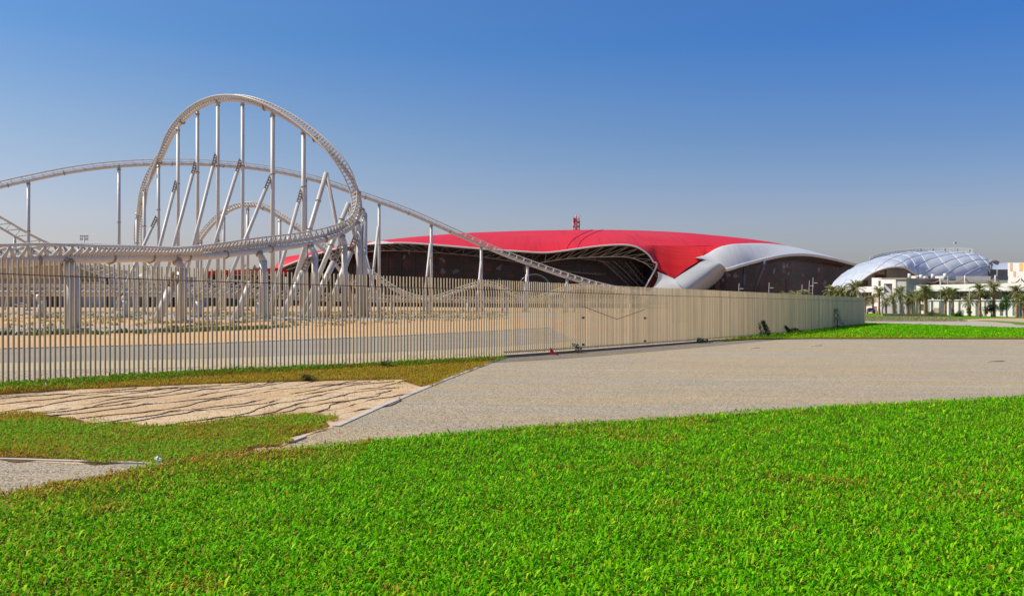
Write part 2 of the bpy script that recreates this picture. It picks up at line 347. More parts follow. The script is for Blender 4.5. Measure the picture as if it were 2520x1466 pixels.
M['car_paint'] = mat('dark blue car paint', (0.020, 0.026, 0.055), (), 0.25, coat=.6)
M['car_silver'] = mat('pale blue car paint', (0.40, 0.43, 0.52), (), 0.3, coat=.5)
M['tyre'] = mat('tyre rubber', (0.02, 0.02, 0.02), (), 0.85)
M['glass_dark'] = mat('tinted car glass', (0.02, 0.023, 0.028), (), 0.08)
M['lamp_red'] = mat('red lamp glass', (0.55, 0.02, 0.02), (), 0.2)
M['plate'] = mat('white plate', (0.75, 0.75, 0.72), (), 0.4)
M['red_plastic'] = mat('red cone plastic', (0.62, 0.010, 0.035), [(9, 3, .5, .65, (0.46, .01, .03), .6)], 0.5)
M['red_paint'] = mat('red paint', (0.55, 0.015, 0.02), (), 0.45)
M['paper'] = mat('crumpled white paper', (0.80, 0.78, 0.73), [(20, 3, .5, .65, (0.70, .67, .6), .6)], 0.9)
M['wood'] = mat('pale bleached wood', (0.66, 0.58, 0.46), [(8, 3, .5, .65, (0.5, .4, .3), .6)], 0.9)
M['mast_red'] = mat('red mast steel', (0.42, 0.04, 0.05), [((.1, .1, .18), 2, .5, .51, (0.50, .42, .42), .8)], 0.5)
M['orange_wall'] = mat('terracotta planter edge', (0.56, 0.30, 0.17), [(1, 3, .5, .6, (0.6, .5, .4), .6)], 0.8)

GREEN = [(0.038, 0.195, 0.001), (0.100, 0.455, 0.001), (0.180, 0.560, 0.002), (0.075, 0.370, 0.001), (0.300, 0.640, 0.003), (0.100, 0.470, 0.003), (0.520, 0.720, 0.020)]
DRY = [(0.58, 0.25, 0.02), (0.55, 0.36, 0.03), (0.30, 0.12, 0.02), (0.45, 0.40, 0.04), (0.62, 0.40, 0.10)]
M['lawn_leaf'] = leaf_mat('broad lawn leaves', GREEN, DRY, 0.27)
M['scruff_leaf'] = leaf_mat('scruffy carpet weed', [(0.10, 0.30, 0.008), (0.22, 0.48, 0.010), (0.28, 0.50, 0.03), (0.16, 0.36, 0.015), (0.46, 0.58, 0.03)], [(0.52, 0.22, 0.03), (0.62, 0.33, 0.025), (0.34, 0.12, 0.025), (0.48, 0.28, 0.05), (0.44, 0.15, 0.03)], 0.35)
M['weed_leaf'] = leaf_mat('desert weed leaves', [(0.07, 0.14, 0.02), (0.11, 0.17, 0.03), (0.16, 0.19, 0.05)], [(0.30, 0.22, 0.08), (0.24, 0.15, 0.06)], 0.3)
M['palm_leaf'] = leaf_mat('grey green palm fronds', [(0.21, 0.26, 0.085), (0.30, 0.33, 0.12), (0.42, 0.42, 0.19), (0.24, 0.26, 0.09)], [(0.56, 0.38, 0.18), (0.44, 0.29, 0.13)], 0.45)
M['tree_leaf'] = leaf_mat('deep green tree leaves', [(0.03, 0.11, 0.012), (0.05, 0.18, 0.015), (0.075, 0.23, 0.02), (0.04, 0.14, 0.012)], [(0.2, .2, .05)], 0.3)
M['shrub_leaf'] = leaf_mat('silver green shrub leaves', [(0.32, 0.37, 0.16), (0.24, 0.33, 0.11), (0.44, 0.47, 0.25), (0.17, 0.25, 0.08)], [(0.48, 0.36, 0.18), (0.36, 0.26, 0.12)], 0.3)
M['hedge_leaf'] = leaf_mat('olive bush leaves', [(0.09, 0.15, 0.02), (0.14, 0.17, 0.03), (0.18, 0.19, 0.04)], [(0.32, 0.22, 0.06)], 0.3)
M['vine_leaf'] = leaf_mat('dark climber leaves', [(0.03, 0.08, 0.015), (0.05, 0.12, 0.02), (0.035, 0.075, 0.02)], [(0.14, .1, .06)], 0.3)

# ---------------------------------------------------------------- ground, paths, roads
def G(*pts): return [gp(*p) for p in pts]
big = [(-6000, -400), (6000, -400), (6000, 7000), (-6000, 7000)]
sheet('ground', big, 0.0, M['sand'])

LAWN_EDGE = [(-420, 1310), (-160, 1256), (0, 1222), (100, 1203), (200, 1184), (300, 1163), (380, 1147), (480, 1131), (600, 1118), (740, 1104), (1000, 1080), (1260, 1056), (1640, 1031), (1900, 1012), (2200, 994), (2520, 978), (2800, 965), (3050, 956)]
edge = [gp(*p) for p in LAWN_EDGE]
lawn_poly = [(e[0], e[1]) for e in edge] + [(20, 1.5), (-14, 1.5)]
FENCE_PX = [(-330, 988), (-150, 965), (0, 948), (400, 921), (930, 896), (1240, 880), (1500, 861), (1760, 840), (1900, 826), (2050, 808.5), (2128, 799.5)]
fence_line = [gp(*p) for p in FENCE_PX]
upper_edge = G((1757, 842), (1850, 836), (2000, 834), (2250, 834), (2520, 834.5), (2900, 836))
upper_back = G((2900, 822), (2520, 810), (2300, 802), (2217, 799.3), (2128, 797.0))

# gravel wedge between the lawns: one large sheet lying under the lawn's edge
sheet('gravel_path', [(e[0], e[1] - 0.4) for e in edge] + [(p[0], p[1]) for p in G((3050, 840), (2520, 831), (2000, 830), (1770, 836))] + [(p[0] + 0.0, p[1]) for p in G((1500, 859.5), (1244, 878))]
      + [(p[0], p[1]) for p in G((1060, 950), (840, 1045), (715, 1088), (690, 1098), (430, 1126), (200, 1140), (0, 1131), (-420, 1120))], 0.004, M['gravel'])
sand_up = [(-400, 978), (-100, 974), (0, 969), (130, 958), (350, 949), (560, 941), (700, 937), (860, 934), (1000, 931), (1045, 942), (1075, 948)]
kerb_line = [(1246, 878.5), (1200, 895), (1100, 933), (1030, 962), (950, 995), (880, 1026), (826, 1050)]
sheet('planting_bed', [(p[0], p[1]) for p in G(*([(-400, 965), (0, 947), (400, 920.5), (930, 895), (1242, 879)] + kerb_line[1:] + [(735, 1078), (690, 1100), (430, 1128), (200, 1143), (0, 1133), (-420, 1122)]))], 0.008, M['bed'])
up_soil = wavy([(p[0], p[1]) for p in upper_edge + upper_back], 0.15, 1.5)
sheet('raised_lawn', up_soil, 0.05, M['turf'])
sheet('lawn', wavy([(e[0], e[1]) for e in edge], 0.08, 0.5, False) + [(20, 1.5), (-14, 1.5)], 0.012, M['soil'])

# beyond the far lawn: path, turf islands, car road
sheet('far_path', [(p[0], p[1]) for p in G((2060, 798), (2100, 790.5), (2200, 788), (2366, 788), (2520, 790), (2900, 794), (2900, 823), (2520, 811), (2217, 800))], 0.004, M['track_path'])
sheet('far_turf', wavy([(p[0], p[1]) for p in G((2040, 771), (2040, 789), (2250, 789), (2360, 787), (2410, 784.5), (2440, 783), (2700, 784), (2900, 785), (2900, 775), (2520, 773), (2300, 770.5))], 0.5, 4), 0.010, M['turf'])
sheet('turf_island', wavy([(p[0], p[1]) for p in G((2385, 789.5), (2450, 792), (2520, 800), (2700, 808), (2900, 814), (2900, 800), (2520, 793), (2440, 788.5))], 0.4, 3), 0.012, M['turf'])
# the coaster field behind the fence
inner = lambda off: [(p[0] + off[0], p[1] + off[1]) for p in fence_line]
def band(name, top, bot, dz, m, wob=0.1):
    sheet(name, wavy([(p[0], p[1]) for p in G(*(top + bot[::-1]))], wob, 1.2), dz, m)
band('stony_verge', [(-500, 940), (0, 912), (500, 901), (1000, 889), (1240, 876), (1380, 868)], [(-500, 1000), (0, 947), (400, 920), (930, 895), (1240, 879), (1380, 869.5)], 0.004, M['rubble'])
band('dusty_verge', [(-500, 905), (0, 890), (500, 880), (1000, 862), (1250, 849), (1500, 838), (1700, 830)], [(-500, 945), (0, 914), (500, 903), (1000, 891), (1240, 878), (1500, 860), (1700, 844)], 0.008, M['dust'])
band('service_road', [(-500, 866), (0, 858.5), (500, 846), (930, 829), (1200, 815), (1350, 806)], [(-500, 910), (0, 893), (500, 883), (1000, 865), (1250, 852), (1420, 838)], 0.012, M['asphalt'])
band('orange_soil', [(-500, 828), (0, 824), (400, 818), (800, 800), (1100, 786), (1250, 782), (1400, 786)], [(-500, 868), (0, 860), (500, 847.5), (930, 830.5), (1200, 816.5), (1350, 808)], 0.008, M['orange'], 0.4)
band('grey_track', [(-500, 808), (0, 804), (150, 798), (330, 802), (520, 808)], [(-500, 824), (0, 820), (200, 820), (400, 815), (520, 810)], 0.010, M['track_path'], 0.3)
band('pale_track', [(-400, 766), (0, 765), (300, 763), (480, 770), (640, 779), (880, 782), (1150, 776), (1400, 774)], [(-400, 771), (0, 771), (150, 775), (330, 782), (480, 788), (640, 788), (880, 789), (1150, 782), (1400, 779)], 0.010, M['track_path'], 0.6)
band('weedy_soil', [(-500, 774), (0, 776), (200, 782), (400, 790), (700, 790), (880, 791)], [(-500, 802), (0, 800), (200, 798), (400, 806), (700, 800), (880, 796)], 0.006, M['orange'], 0.5)

# kerbs and edging strips: each run of edging is a thing of its own
def edging(name, label, cat, line, w, h, m, jit=0.0, group=None):
    t = thing(name, label, cat, line[0], group=group)
    mb = MB()
    for a, b in zip(line[:-1], line[1:]):
        L = (b - a).length; k = max(1, int(round(L / 1.0)))
        for i in range(k):
            p, q = a.lerp(b, i / k + 0.004), a.lerp(b, (i + 1) / k - 0.004)
            j = Vector((random.uniform(-jit, jit), random.uniform(-jit, jit), random.uniform(-jit, jit) * .5 + h / 2 - 0.02))
            mb.beam(p + j, q + j, w, h + 0.04)
    o = mb.build(name, m)
    bpy.data.objects.remove(t); o.name = name
    return tag(o, label, cat, group)
edging('edging_kerb', 'long pale concrete edging between the bare sand bed and the gravel', 'kerb', G(*kerb_line), 0.13, 0.022, M['kerb'], .004)
edging('edging_kerb', 'short loose piece of pale edging at the weeds by the gravel tip', 'kerb', G((748, 1077), (712, 1090)), 0.09, 0.03, M['kerb'], .006)
edging('edging_kerb', 'pale edging strip between the weed patch and the small gravel wedge', 'kerb', G((-380, 1117), (-150, 1125), (0, 1131), (180, 1136.5), (360, 1141), (400, 1146)), 0.08, 0.025, M['kerb'], .004)
edging('edging_kerb', 'long white kerb beyond the fence between service road and orange soil', 'kerb', G((-500, 866.5), (0, 859), (500, 846.5), (930, 829.5), (1200, 815.5), (1350, 806.5)), 0.32, 0.05, M['kerb'], .01)
edging('planter_kerb', 'low terracotta planter edge running behind the palm trunks', 'kerb', [foot(p, 174, 0.05) for p in (2170, 2230, 2290, 2330)], 0.4, 0.45, M['orange_wall'], .02)

# ---------------------------------------------------------------- perimeter fence
fz = [3.05, 3.05, 3.04, 3.0, 2.93, 2.89, 2.85, 2.82, 2.82, 2.84, 2.85]
fc = catmull([(*p, h) for p, h in zip(fence_line, fz)], 900); fc = resample(fc, 0.132)
# turn the corner at the far end and run away from the path
endp, d_end = fc[-1], fc[-1][:2] - fc[-4][:2]; d_end /= np.linalg.norm(d_end); back = np.array([-d_end[1], d_end[0]])
ret = np.array([[*(endp[:2] + back * 0.132 * i), 0, 2.85] for i in range(1, 160)]); fc = np.vstack([fc, ret]); n_main = len(fc) - len(ret)
fc[:, 2] = gz(fc[:, 0], fc[:, 1])
fence = thing('perimeter_fence', 'long curving fence of tall taupe vertical slats around the coaster field', 'fence', fc[0][:3])
mb = MB(); rail = MB(); rail2 = MB(); plinth = MB(); post = MB()
T2 = np.gradient(fc[:, :2], axis=0); T2 /= np.linalg.norm(T2, axis=1, keepdims=True); T2[n_main:] = back
RZ = 0.37
for i, (x, y, z, h) in enumerate(fc):
    t = Vector((T2[i][0], T2[i][1], 0)); n = Vector((t.y, -t.x, 0)); p = Vector((x, y, z))
    j = random.uniform(-.004, .004); tw = random.uniform(-.06, .06)
    t2 = (t + n * tw).normalized(); n2 = Vector((t2.y, -t2.x, 0))
    hb = (0.14 if x > -.3 else 0.02) + random.uniform(-.01, .01); zr = h - RZ; hh = h + random.uniform(-.008, .008)
    far_ = min(1.0, max(0.0, (x / max(y, 1) * F + CX - 1720) / 340)) ** 1.3 if i < n_main else 1.0
    w, dth = 0.042 + .078 * far_, 0.038               # far slats widened to close the gaps and shape a darker stretch
    def ring(zz, ww, dd, off): return [p + n2 * off + t2 * (a * ww / 2 + j) + n2 * (b * dd / 2) + Vector((0, 0, zz)) for a, b in ((-1, -1), (1, -1), (1, 1), (-1, 1))]
    R4 = [ring(hb, w, dth, 0), ring(zr - .10, w, dth, 0), ring(zr + .02, w * (.8 + .2 * far_), dth, -.03), ring(hh, w * (.8 + .2 * far_), dth, -.03)]
    V = [q for r in R4 for q in r]; fs = [(3, 2, 1, 0), (12, 13, 14, 15)]
    for k in range(3): fs += [(k * 4 + a, k * 4 + (a + 1) % 4, k * 4 + 4 + (a + 1) % 4, k * 4 + 4 + a) for a in range(4)]
    mb.add(V, fs)
for i in range(0, len(fc) - 1, 4):
    k = min(i + 4, len(fc) - 1)
    a, b = Vector(fc[i][:3]), Vector(fc[k][:3])
    ta = Vector((T2[i][0], T2[i][1], 0)); na = Vector((ta.y, -ta.x, 0)); tb = Vector((T2[k][0], T2[k][1], 0)); nb = Vector((tb.y, -tb.x, 0))
    rail.beam(a + Vector((0, 0, fc[i][3] - RZ)) + na * .012, b + Vector((0, 0, fc[k][3] - RZ)) + nb * .012, .026, .022)
    if a.x > -.4: rail2.beam(a + Vector((0, 0, .21)) - na * .04, b + Vector((0, 0, .21)) - nb * .04, .03, .05)
    if a.x > -.4: plinth.beam(a + Vector((0, 0, .02)) - na * .02, b + Vector((0, 0, .02)) - nb * .02, .16, .16)
mb.build('slat_panel', M['slat'], fence); rail.build('rail', M['rail'], fence); rail2.build('rail', M['rail'], fence); plinth.build('footing', M['kerb_dark'], fence)
def fence_at(px):
    i = int(np.argmin([abs((q[0] / q[1]) * F + CX - px) for q in fc[:n_main]])); t = Vector((T2[i][0], T2[i][1], 0)); return Vector(fc[i][:3]), t, Vector((t.y, -t.x, 0))
# gate in the fence: sagging brace and hinge plates
ga, t_, n_ = fence_at(1432); gm, _, _ = fence_at(1517); gb, _, _ = fence_at(1584)
o = MB().beam(ga + n_ * .05 + Vector((0, 0, 1.92)), gm + n_ * .05 + Vector((0, 0, 1.35)), .02, .02).beam(gm + n_ * .05 + Vector((0, 0, 1.35)), gb + n_ * .05 + Vector((0, 0, 1.78)), .02, .02).build('gate_brace', M['rail'], fence)
for q, zz in ((ga, 1.45), (ga, .32), (gb, 1.38), (gb, .30)):
    MB().box(q + n_ * .06 + Vector((0, 0, zz)), (.12, .05, .09)).build('gate_hinge', M['rail'], fence)

# ---------------------------------------------------------------- roller coaster
def track(name, label, ctrl, tie=1.1, gauge=1.25, sr=.37, rr=.10, drop=.92, joints=11.0, cat='coaster track', step=0.9, vee=True):
    """ctrl: (px, py, distance, up x, up y, up z) of the spine; the rails lie 'drop' above it"""
    pts = [(*at(c[0], c[1], c[2]), *Vector(c[3:6]).normalized(), c[6] if len(c) > 6 else drop) for c in ctrl]
    Q = resample(catmull(pts, 600), step)
    P, U, D = Q[:, :3], Q[:, 3:6], Q[:, 6:7]
    Tn = np.gradient(P, axis=0); Tn /= np.linalg.norm(Tn, axis=1, keepdims=True)
    Sd = np.cross(Tn, U); Sd /= np.linalg.norm(Sd, axis=1, keepdims=True); U = np.cross(Sd, Tn)
    b = P[0]
    root = thing(name, label, cat, (b[0], b[1], gz(b[0], b[1])), group=None)
    rc = P + U * D
    far = P[:, 1].min() > 150
    MB().tube(P, sr * np.interp(P[:, 1], [112, 127], [1, .76]) if not far else sr, 8 if far else 12).build('spine', M['white_steel'], root)
    for s in (-1, 1): MB().tube(rc + Sd * s * gauge / 2, rr, 5 if far else 8).build('rail', M['white_steel'], root)
    m = MB(); L = np.r_[0, np.cumsum(np.linalg.norm(np.diff(P, axis=0), axis=1))]
    def smp(A, s): return np.array([np.interp(s, L, A[:, j]) for j in range(3)])
    tf = tie if callable(tie) else (lambda q: tie)
    s = .5
    while s < L[-1] - .6:
        p, u, sd, t = smp(P, s), smp(U, s), smp(Sd, s), smp(Tn, s)
        drop = float(np.interp(s, L, D[:, 0])); top = p + u * drop; tl = tf(p)
        if drop > 1.12:
            hp = p + u * drop * .52
            m.tube([p, hp], .07, 5)
            for sg in (-1, 1):
                e = top + sd * sg * (gauge / 2)
                for k in (-1, 1): m.tube([hp + t * k * tl * .30 + sd * sg * .12, e - u * rr], [.13, .05], 5)
                m.tube([p + sd * sg * sr * .6, e], .05, 4, False)
            m.tube([top + sd * gauge / 2, top - sd * gauge / 2], .06, 4, caps=False)
        elif vee and tl > .8:
            for sg in (-1, 1):
                e = top + sd * sg * (gauge / 2)
                for k in (-1, 1):
                    q = p + u * sr * .45 + sd * sg * sr * .62 + t * k * tl * .30
                    m.tube([q, e - u * rr], [.155, .055], 4 if far else 6, smooth=not far)
            m.tube([top + sd * gauge / 2, top - sd * gauge / 2], .06, 4, caps=False)
        else:
            for sg in (-1, 1): m.beam(p + u * sr * .5 + sd * sg * sr * .5, top + sd * sg * (gauge / 2), .07, .30, up=u)
            m.beam(top + sd * gauge / 2 - u * .02, top - sd * gauge / 2 - u * .02, .13, .09, up=u)
        s += tl
    m.build('tie_frame', M['white_steel'], root)
    k = D[:, 0] > 1.05
    if k.any(): MB().tube((P + U * D * .52)[k], [.24 * min(1, max(.3, (d - 1.05) * 5)) for d in D[k, 0]], 10).build('chord', M['white_steel'], root)
    s = joints * .6
    while s < L[-1] - 2:
        p, t = smp(P, s), smp(Tn, s)
        MB().tube([p - t * .09, p + t * .09], sr * 1.32, 12).build('joint_flange', M['flange'], root)
        s += joints
    root_data = dict(root=root, P=P, U=U, Sd=Sd, T=Tn, rc=rc)
    return root_data
def px_of(p): return p[0] / p[1] * F + CX, HY - (p[2] - EYE) / p[1] * F
def near(tr, px, py=None, lo=0, hi=None):
    Pp = tr['P'][lo:hi]; X = Pp[:, 0] / Pp[:, 1] * F + CX; Yp = HY - (Pp[:, 2] - EYE) / Pp[:, 1] * F
    d = np.abs(X - px) if py is None else np.hypot(X - px, Yp - py)
    return Vector(Pp[int(np.argmin(d))])
def column(tr, top, bot, r, name='support_column', rings=(.55,), plinth=True, n=14):
    m = MB(); top, bot = Vector(top), Vector(bot)
    m.tube([bot, top], r, n)
    L = (top - bot).length; d = (top - bot).normalized()
    o = m.build(name, M['white_steel'], tr['root'])
    for f in rings:
        q = bot + d * L * f
        MB().tube([q - d * .07, q + d * .07], r * 1.3, n).build('flange', M['flange'], o)
    if plinth:
        MB().box(bot + Vector((0, 0, .12)), (r * 3.4, r * 3.4, .5)).build('footing', M['kerb'], o)
    return o
def elbow_support(tr, sp, px, r, rise=0.9):
    """a bent pipe: flange on the spine, short arm sloping down, mitred into an upright"""
    sp = Vector(sp); Y = sp.y - .6
    k = Vector(((px - CX) / F * Y, Y, sp.z - rise)); bot = Vector((k.x, k.y, gz(k.x, k.y) - .05))
    d0 = (k - sp).normalized()
    m = MB(); m.tube([bot, k + Vector((0, 0, -r * .2))], r, 16); m.tube([k + Vector((0, 0, -r * .45)), k.lerp(sp, .35) , sp + d0 * .35], [r * 1.02, r * .85, r * .62], 14)
    o = m.build('support_column', M['white_steel'], tr['root'])
    q = sp + d0 * .5; MB().tube([q - d0 * .09, q + d0 * .09], r * 1.05, 16).build('flange', M['flange'], o)
    MB().box(bot + Vector((0, 0, .1)), (r * 3.2, r * 3.2, .4)).build('footing', M['kerb'], o)
    return k, bot
def plate_brace(tr, a, b, r):
    """raking pipe from the ground a to the perforated gusset at b"""
    a, b = Vector(a), Vector(b); d = (b - a).normalized(); e = b - d * min(2.2, (b - a).length * .3)
    o = MB().tube([a, e], r, 14).build('raking_brace', M['white_steel'], tr['root'])
    m = MB(); sd = d.cross(Vector((0, 1, 0))).normalized(); L = (b - e).length
    for k in (-1, 1):
        m.beam(e - d * .2 + sd * k * r * .75, b + sd * k * r * .75, .10, r * 1.2, up=(0, 1, 0))
    for i in range(5):
        q = e + d * L * (i + .3) / 5
        m.beam(q - sd * r * .7, q + sd * r * .7, L * .09, r * 1.1, up=(0, 1, 0))
    m.build('perforated_gusset', M['flange'], o)
    return o

# the big banked hill nearest the fence
H1 = track('coaster_hill', 'big white coaster hill that sweeps over the fence and curls round on itself', [
    (-200, 652, 52, .05, .40, 1, .92), (0, 645, 55, .05, .40, 1, .92), (175, 637, 60, .04, .42, 1, .92), (320, 634, 73, .02, .30, 1, .93), (430, 634, 86, .0, .45, 1, .98), (540, 628, 99, -.12, .55, 1, 1.25), (640, 616, 109, -.25, .6, 1, 1.4),
    (740, 603, 117, -.5, .45, .95, 1.45), (820, 583, 122, -.8, .05, .75, 1.3), (866, 558, 125, -1, -.4, .5, 1.1), (887, 516, 126, -1, -.65, .3, 1.0), (876, 462, 127, -.75, -1, .35), (846, 413, 127, -.15, -1, .5), (802, 366, 128, .25, -.9, .65), (748, 321, 130, .35, -.7, .75),
    (690, 284, 132, .30, -.5, .85), (630, 257, 134, .18, -.35, .95), (575, 246, 137, .05, -.25, 1), (520, 253, 140, -.15, -.10, 1), (470, 280, 144, -.40, .0, .9), (430, 324, 148, -.62, .0, .75), (399, 386, 152, -.55, -.7, .5), (367, 448, 156, .25, -.9, .35), (345, 508, 160, .6, -.75, .3), (335, 560, 163, .6, -.75, .3), (337, 612, 166, .5, -.7, .5), (362, 660, 170, .1, -.6, .8), (385, 700, 176, .1, -.2, 1)], tie=lambda p: 1.06 if p[1] < 121 and p[2] < 12 else .62, gauge=1.30, drop=.76)
half = len(H1['P']) // 2
i_right = int(np.argmax(H1['P'][:, 0] / H1['P'][:, 1])); hillP = slice(i_right + 8, None)
hill = dict(root=H1['root'], P=H1['P'][i_right + 4:])
def spt(px, py): return near(H1, px, py)
ks = []
for (fx, fy, cx, r, rise) in ((150, 638, 178, .50, 1.1), (428, 631, 448, .47, 1.1), (632, 613, 648, .46, 1.2), (762, 588, 775, .44, 1.3), (833, 568, 848, .42, 1.5), (872, 545, 884, .42, 1.6)):
    ks.append(elbow_support(H1, spt(fx, fy), cx, r, rise))
ks.append(elbow_support(H1, spt(886, 512), 897, .40, .8))
for (bx, kx, tx, ty) in ((384, 1, 436, 672), (579, 2, 634, 655), (692, 3, 764, 630), (757, 4, 838, 608), (801, 5, 876, 584)):
    Y = ks[kx][0].y
    plate_brace(H1, foot(bx, Y - 2, -.05), at(tx, ty, Y - .6), .42)
column(H1, at(895, 610, 124), foot(938, 122), .22, 'raking_brace', (), True)
i_top = int(np.argmax(hill['P'][:, 2]))
for (cx, br, by, bx) in ((355, 0, 0, 0), (337, 0, 0, 0), (390, 409, 532, 343), (438, 440, 444, 388), (486, 483, 397, 422), (536, 533, 378, 470), (597, 593, 391, 520), (671, 665, 433, 588), (747, 740, 466, 700)):
    p = near(hill, cx, None) if cx > 360 else near(hill, cx, 458 if cx == 355 else 520)
    sub = hill['P'][i_top - 30:] if cx < 540 else hill['P'][:i_top + 30]
    if cx > 360:
        X = sub[:, 0] / sub[:, 1] * F + CX; zz = sub[:, 2] - 3 * np.abs(X - cx); p = Vector(sub[int(np.argmax(zz))])
    Y = p.y
    x = (cx - CX) / F * Y
    o = column(H1, (x, Y, p.z - .2), (x, Y, gz(x, Y) - .1), .27 if cx < 600 else .32, rings=(.35, .7, .985))
    if br:
        top = Vector((x - .25, Y, EYE + (HY - by) / F * Y)); fx_, fy_ = px_of(top)
        slope = (bx - cx) / (1180 / 1.0 * 0 + (632 - by))
        yb = HY - (gz(x, Y) - EYE) / (Y - 6) * F
        xb = cx + slope * (yb - by)
        bo = foot(xb, Y - 6)
        plate_brace(H1, bo, top, .27)
a1 = near(H1, 812, 372); A = Vector((a1.x - .6, a1.y + .5, at(0, 424, a1.y).z))
column(H1, A, foot(700, 124), .34, 'raking_brace', (.6, .8)); column(H1, A, foot(872, 130), .28, 'raking_brace', (.5,))
A2 = at(858, 500, 127); column(H1, A2, foot(742, 122), .34, 'raking_brace', (.62, .85)); column(H1, A2, foot(905, 130), .30, 'raking_brace', ())

# the long second hill behind it
H2 = track('coaster_hill', 'long low white coaster hill that falls away towards the red roofed hall', [
    (-220, 505, 176, 0, 0, 1), (-60, 474, 182, 0, 0, 1), (60, 447, 187, 0, 0, 1), (180, 423, 191, 0, -.05, 1), (297, 409, 195, 0, -.1, 1), (420, 404, 199, 0, -.15, 1), (530, 407, 202, .02, -.15, 1), (660, 420, 206, .05, -.15, 1), (780, 446, 209, .05, -.12, 1), (880, 480, 212, .08, -.1, 1),
    (1000, 523, 215, .1, -.08, 1), (1130, 580, 218, .12, -.05, 1), (1250, 631, 221, .12, -.03, 1), (1393, 682, 224, .1, 0, 1), (1500, 712, 228, .05, 0, 1), (1600, 728, 234, 0, 0, 1), (1720, 734, 244, 0, 0, 1)], tie=2.0, sr=.36, gauge=1.3, drop=1.08, vee=False)
for cx, sl, tp in ((75, 0, 0), (297, 0, 0), (531, 0, 0), (755, 0, 0), (933, -14, 556), (1061, -14, 600), (1186, -13, 642), (1298, -11, 676), (1393, -8, 700)):
    p = near(H2, cx); x = p.x
    column(H2, (x, p.y, p.z - .3), (x, p.y, gz(x, p.y) - .1), .34, rings=(.3, .62, .985))
    if sl:
        q = at(cx - 2, tp, p.y); yb = 765; o = foot(cx + sl * (yb - tp) / 118, p.y - 6)
        column(H2, q, o, .32, 'raking_brace', (.5,))

# the small hill seen under the arch, with its run out
H3 = track('coaster_hill', 'small far cream coaster hill seen under the arch of the big hill', [
    (395, 725, 222, 0, 0, 1), (440, 672, 219, -.3, 0, 1), (480, 612, 217, -.5, 0, .8), (505, 575, 216, -.5, 0, .8), (530, 546, 215, -.4, 0, .9), (556, 524, 214, -.25, -.1, 1), (582, 511, 213, -.1, -.15, 1), (606, 507, 212, 0, -.2, 1), (632, 508, 211, .1, -.3, 1), (662, 519, 210, .2, -.4, .9), (696, 540, 208, .35, -.5, .8), (735, 566, 206, .4, -.55, .75), (783, 604, 204, .4, -.6, .7), (815, 636, 203, .35, -.6, .7), (842, 672, 203, .2, -.4, .9), (875, 705, 204, .1, -.2, 1), (930, 728, 208, 0, 0, 1)], tie=.8, sr=.40)
for cx in (495, 552, 606, 690, 755):
    p = near(H3, cx); column(H3, (p.x, p.y, p.z - .2), (p.x, p.y, gz(p.x, p.y)), .36, rings=(.4, .97))
# rolling far track, low flat track
H4 = track('coaster_track', 'low rolling far track that dips in waves before the dark glass hall', [
    (885, 655, 236, 0, 0, 1), (932, 688, 235, 0, 0, 1), (974, 715, 234, 0, 0, 1), (1025, 735, 233, 0, 0, 1), (1075, 735, 232, 0, 0, 1), (1142, 712, 231, 0, 0, 1), (1190, 701, 230, 0, 0, 1), (1228, 708, 230, 0, 0, 1), (1271, 729, 230, 0, 0, 1), (1317, 738, 230, 0, 0, 1), (1356, 726, 231, 0, 0, 1), (1408, 710, 232, 0, 0, 1), (1460, 708, 233, 0, 0, 1), (1520, 716, 235, 0, 0, 1), (1590, 728, 238, 0, 0, 1)], tie=1.2)
for cx in (945, 1140, 1190, 1240, 1410, 1470, 1530):
    p = near(H4, cx); column(H4, (p.x, p.y, p.z - .2), (p.x, p.y, gz(p.x, p.y)), .28, rings=())
H5 = track('coaster_track', 'low level track on short bent posts just behind the big hill', [
    (-250, 722, 98, 0, .15, 1), (0, 722, 105, 0, .15, 1), (300, 723, 113, 0, .12, 1), (600, 729, 126, 0, .08, 1), (780, 736, 142, 0, .05, 1), (950, 740, 165, 0, .02, 1), (1150, 742, 190, 0, 0, 1), (1350, 744, 212, 0, 0, 1), (1560, 745, 240, 0, 0, 1), (1750, 746, 270, 0, 0, 1)], tie=1.35, sr=.34, drop=.95)
for fx, cx in ((86, 104), (296, 310), (480, 488), (628, 638), (755, 764)):
    elbow_support(H5, near(H5, fx), cx, .48, .75)
for cx in (870, 960, 1050, 1150, 1250, 1350, 1450, 1550):
    p = near(H5, cx); column(H5, (p.x, p.y, p.z - .2), (p.x, p.y, gz(p.x, p.y) - .05), .3, rings=(), plinth=False)
# triangular truss track coming down behind
def truss_track(name, label, ctrl, depth, width, bay):
    P = resample(catmull([tuple(at(*c)) for c in ctrl], 200), bay); T = np.gradient(P, axis=0); T /= np.linalg.norm(T, axis=1, keepdims=True)
    Sd = np.cross(T, np.array([0, 0, 1.])); Sd /= np.linalg.norm(Sd, axis=1, keepdims=True); U = np.cross(Sd, T)
    root = thing(name, label, 'coaster track', (P[0][0], P[0][1], gz(P[0][0], P[0][1])))
    a, b, c = P + Sd * width / 2, P - Sd * width / 2, P - U * depth
    for q in (a, b): MB().tube(q, .17, 6).build('rail', M['white_steel'], root)
    MB().tube(c, .26, 6).build('spine', M['white_steel'], root)
    m = MB()
    for i in range(len(P) - 1):
        for q in (a, b):
            m.tube([q[i], c[i]], .09, 4); m.tube([c[i], q[i + 1]], .09, 4)
        m.tube([a[i], b[i]], .08, 4)
    m.build('lattice', M['white_steel'], root)
    return dict(root=root, P=c)
H6 = truss_track('coaster_truss', 'lattice truss track sloping down behind the tall thin columns', [(-160, 470, 190), (-60, 508, 192), (0, 534, 194), (70, 575, 197), (134, 606, 200), (200, 636, 204), (280, 664, 210), (360, 690, 216), (450, 700, 222), (560, 690, 228), (640, 700, 232)], 2.0, 1.6, 2.2)
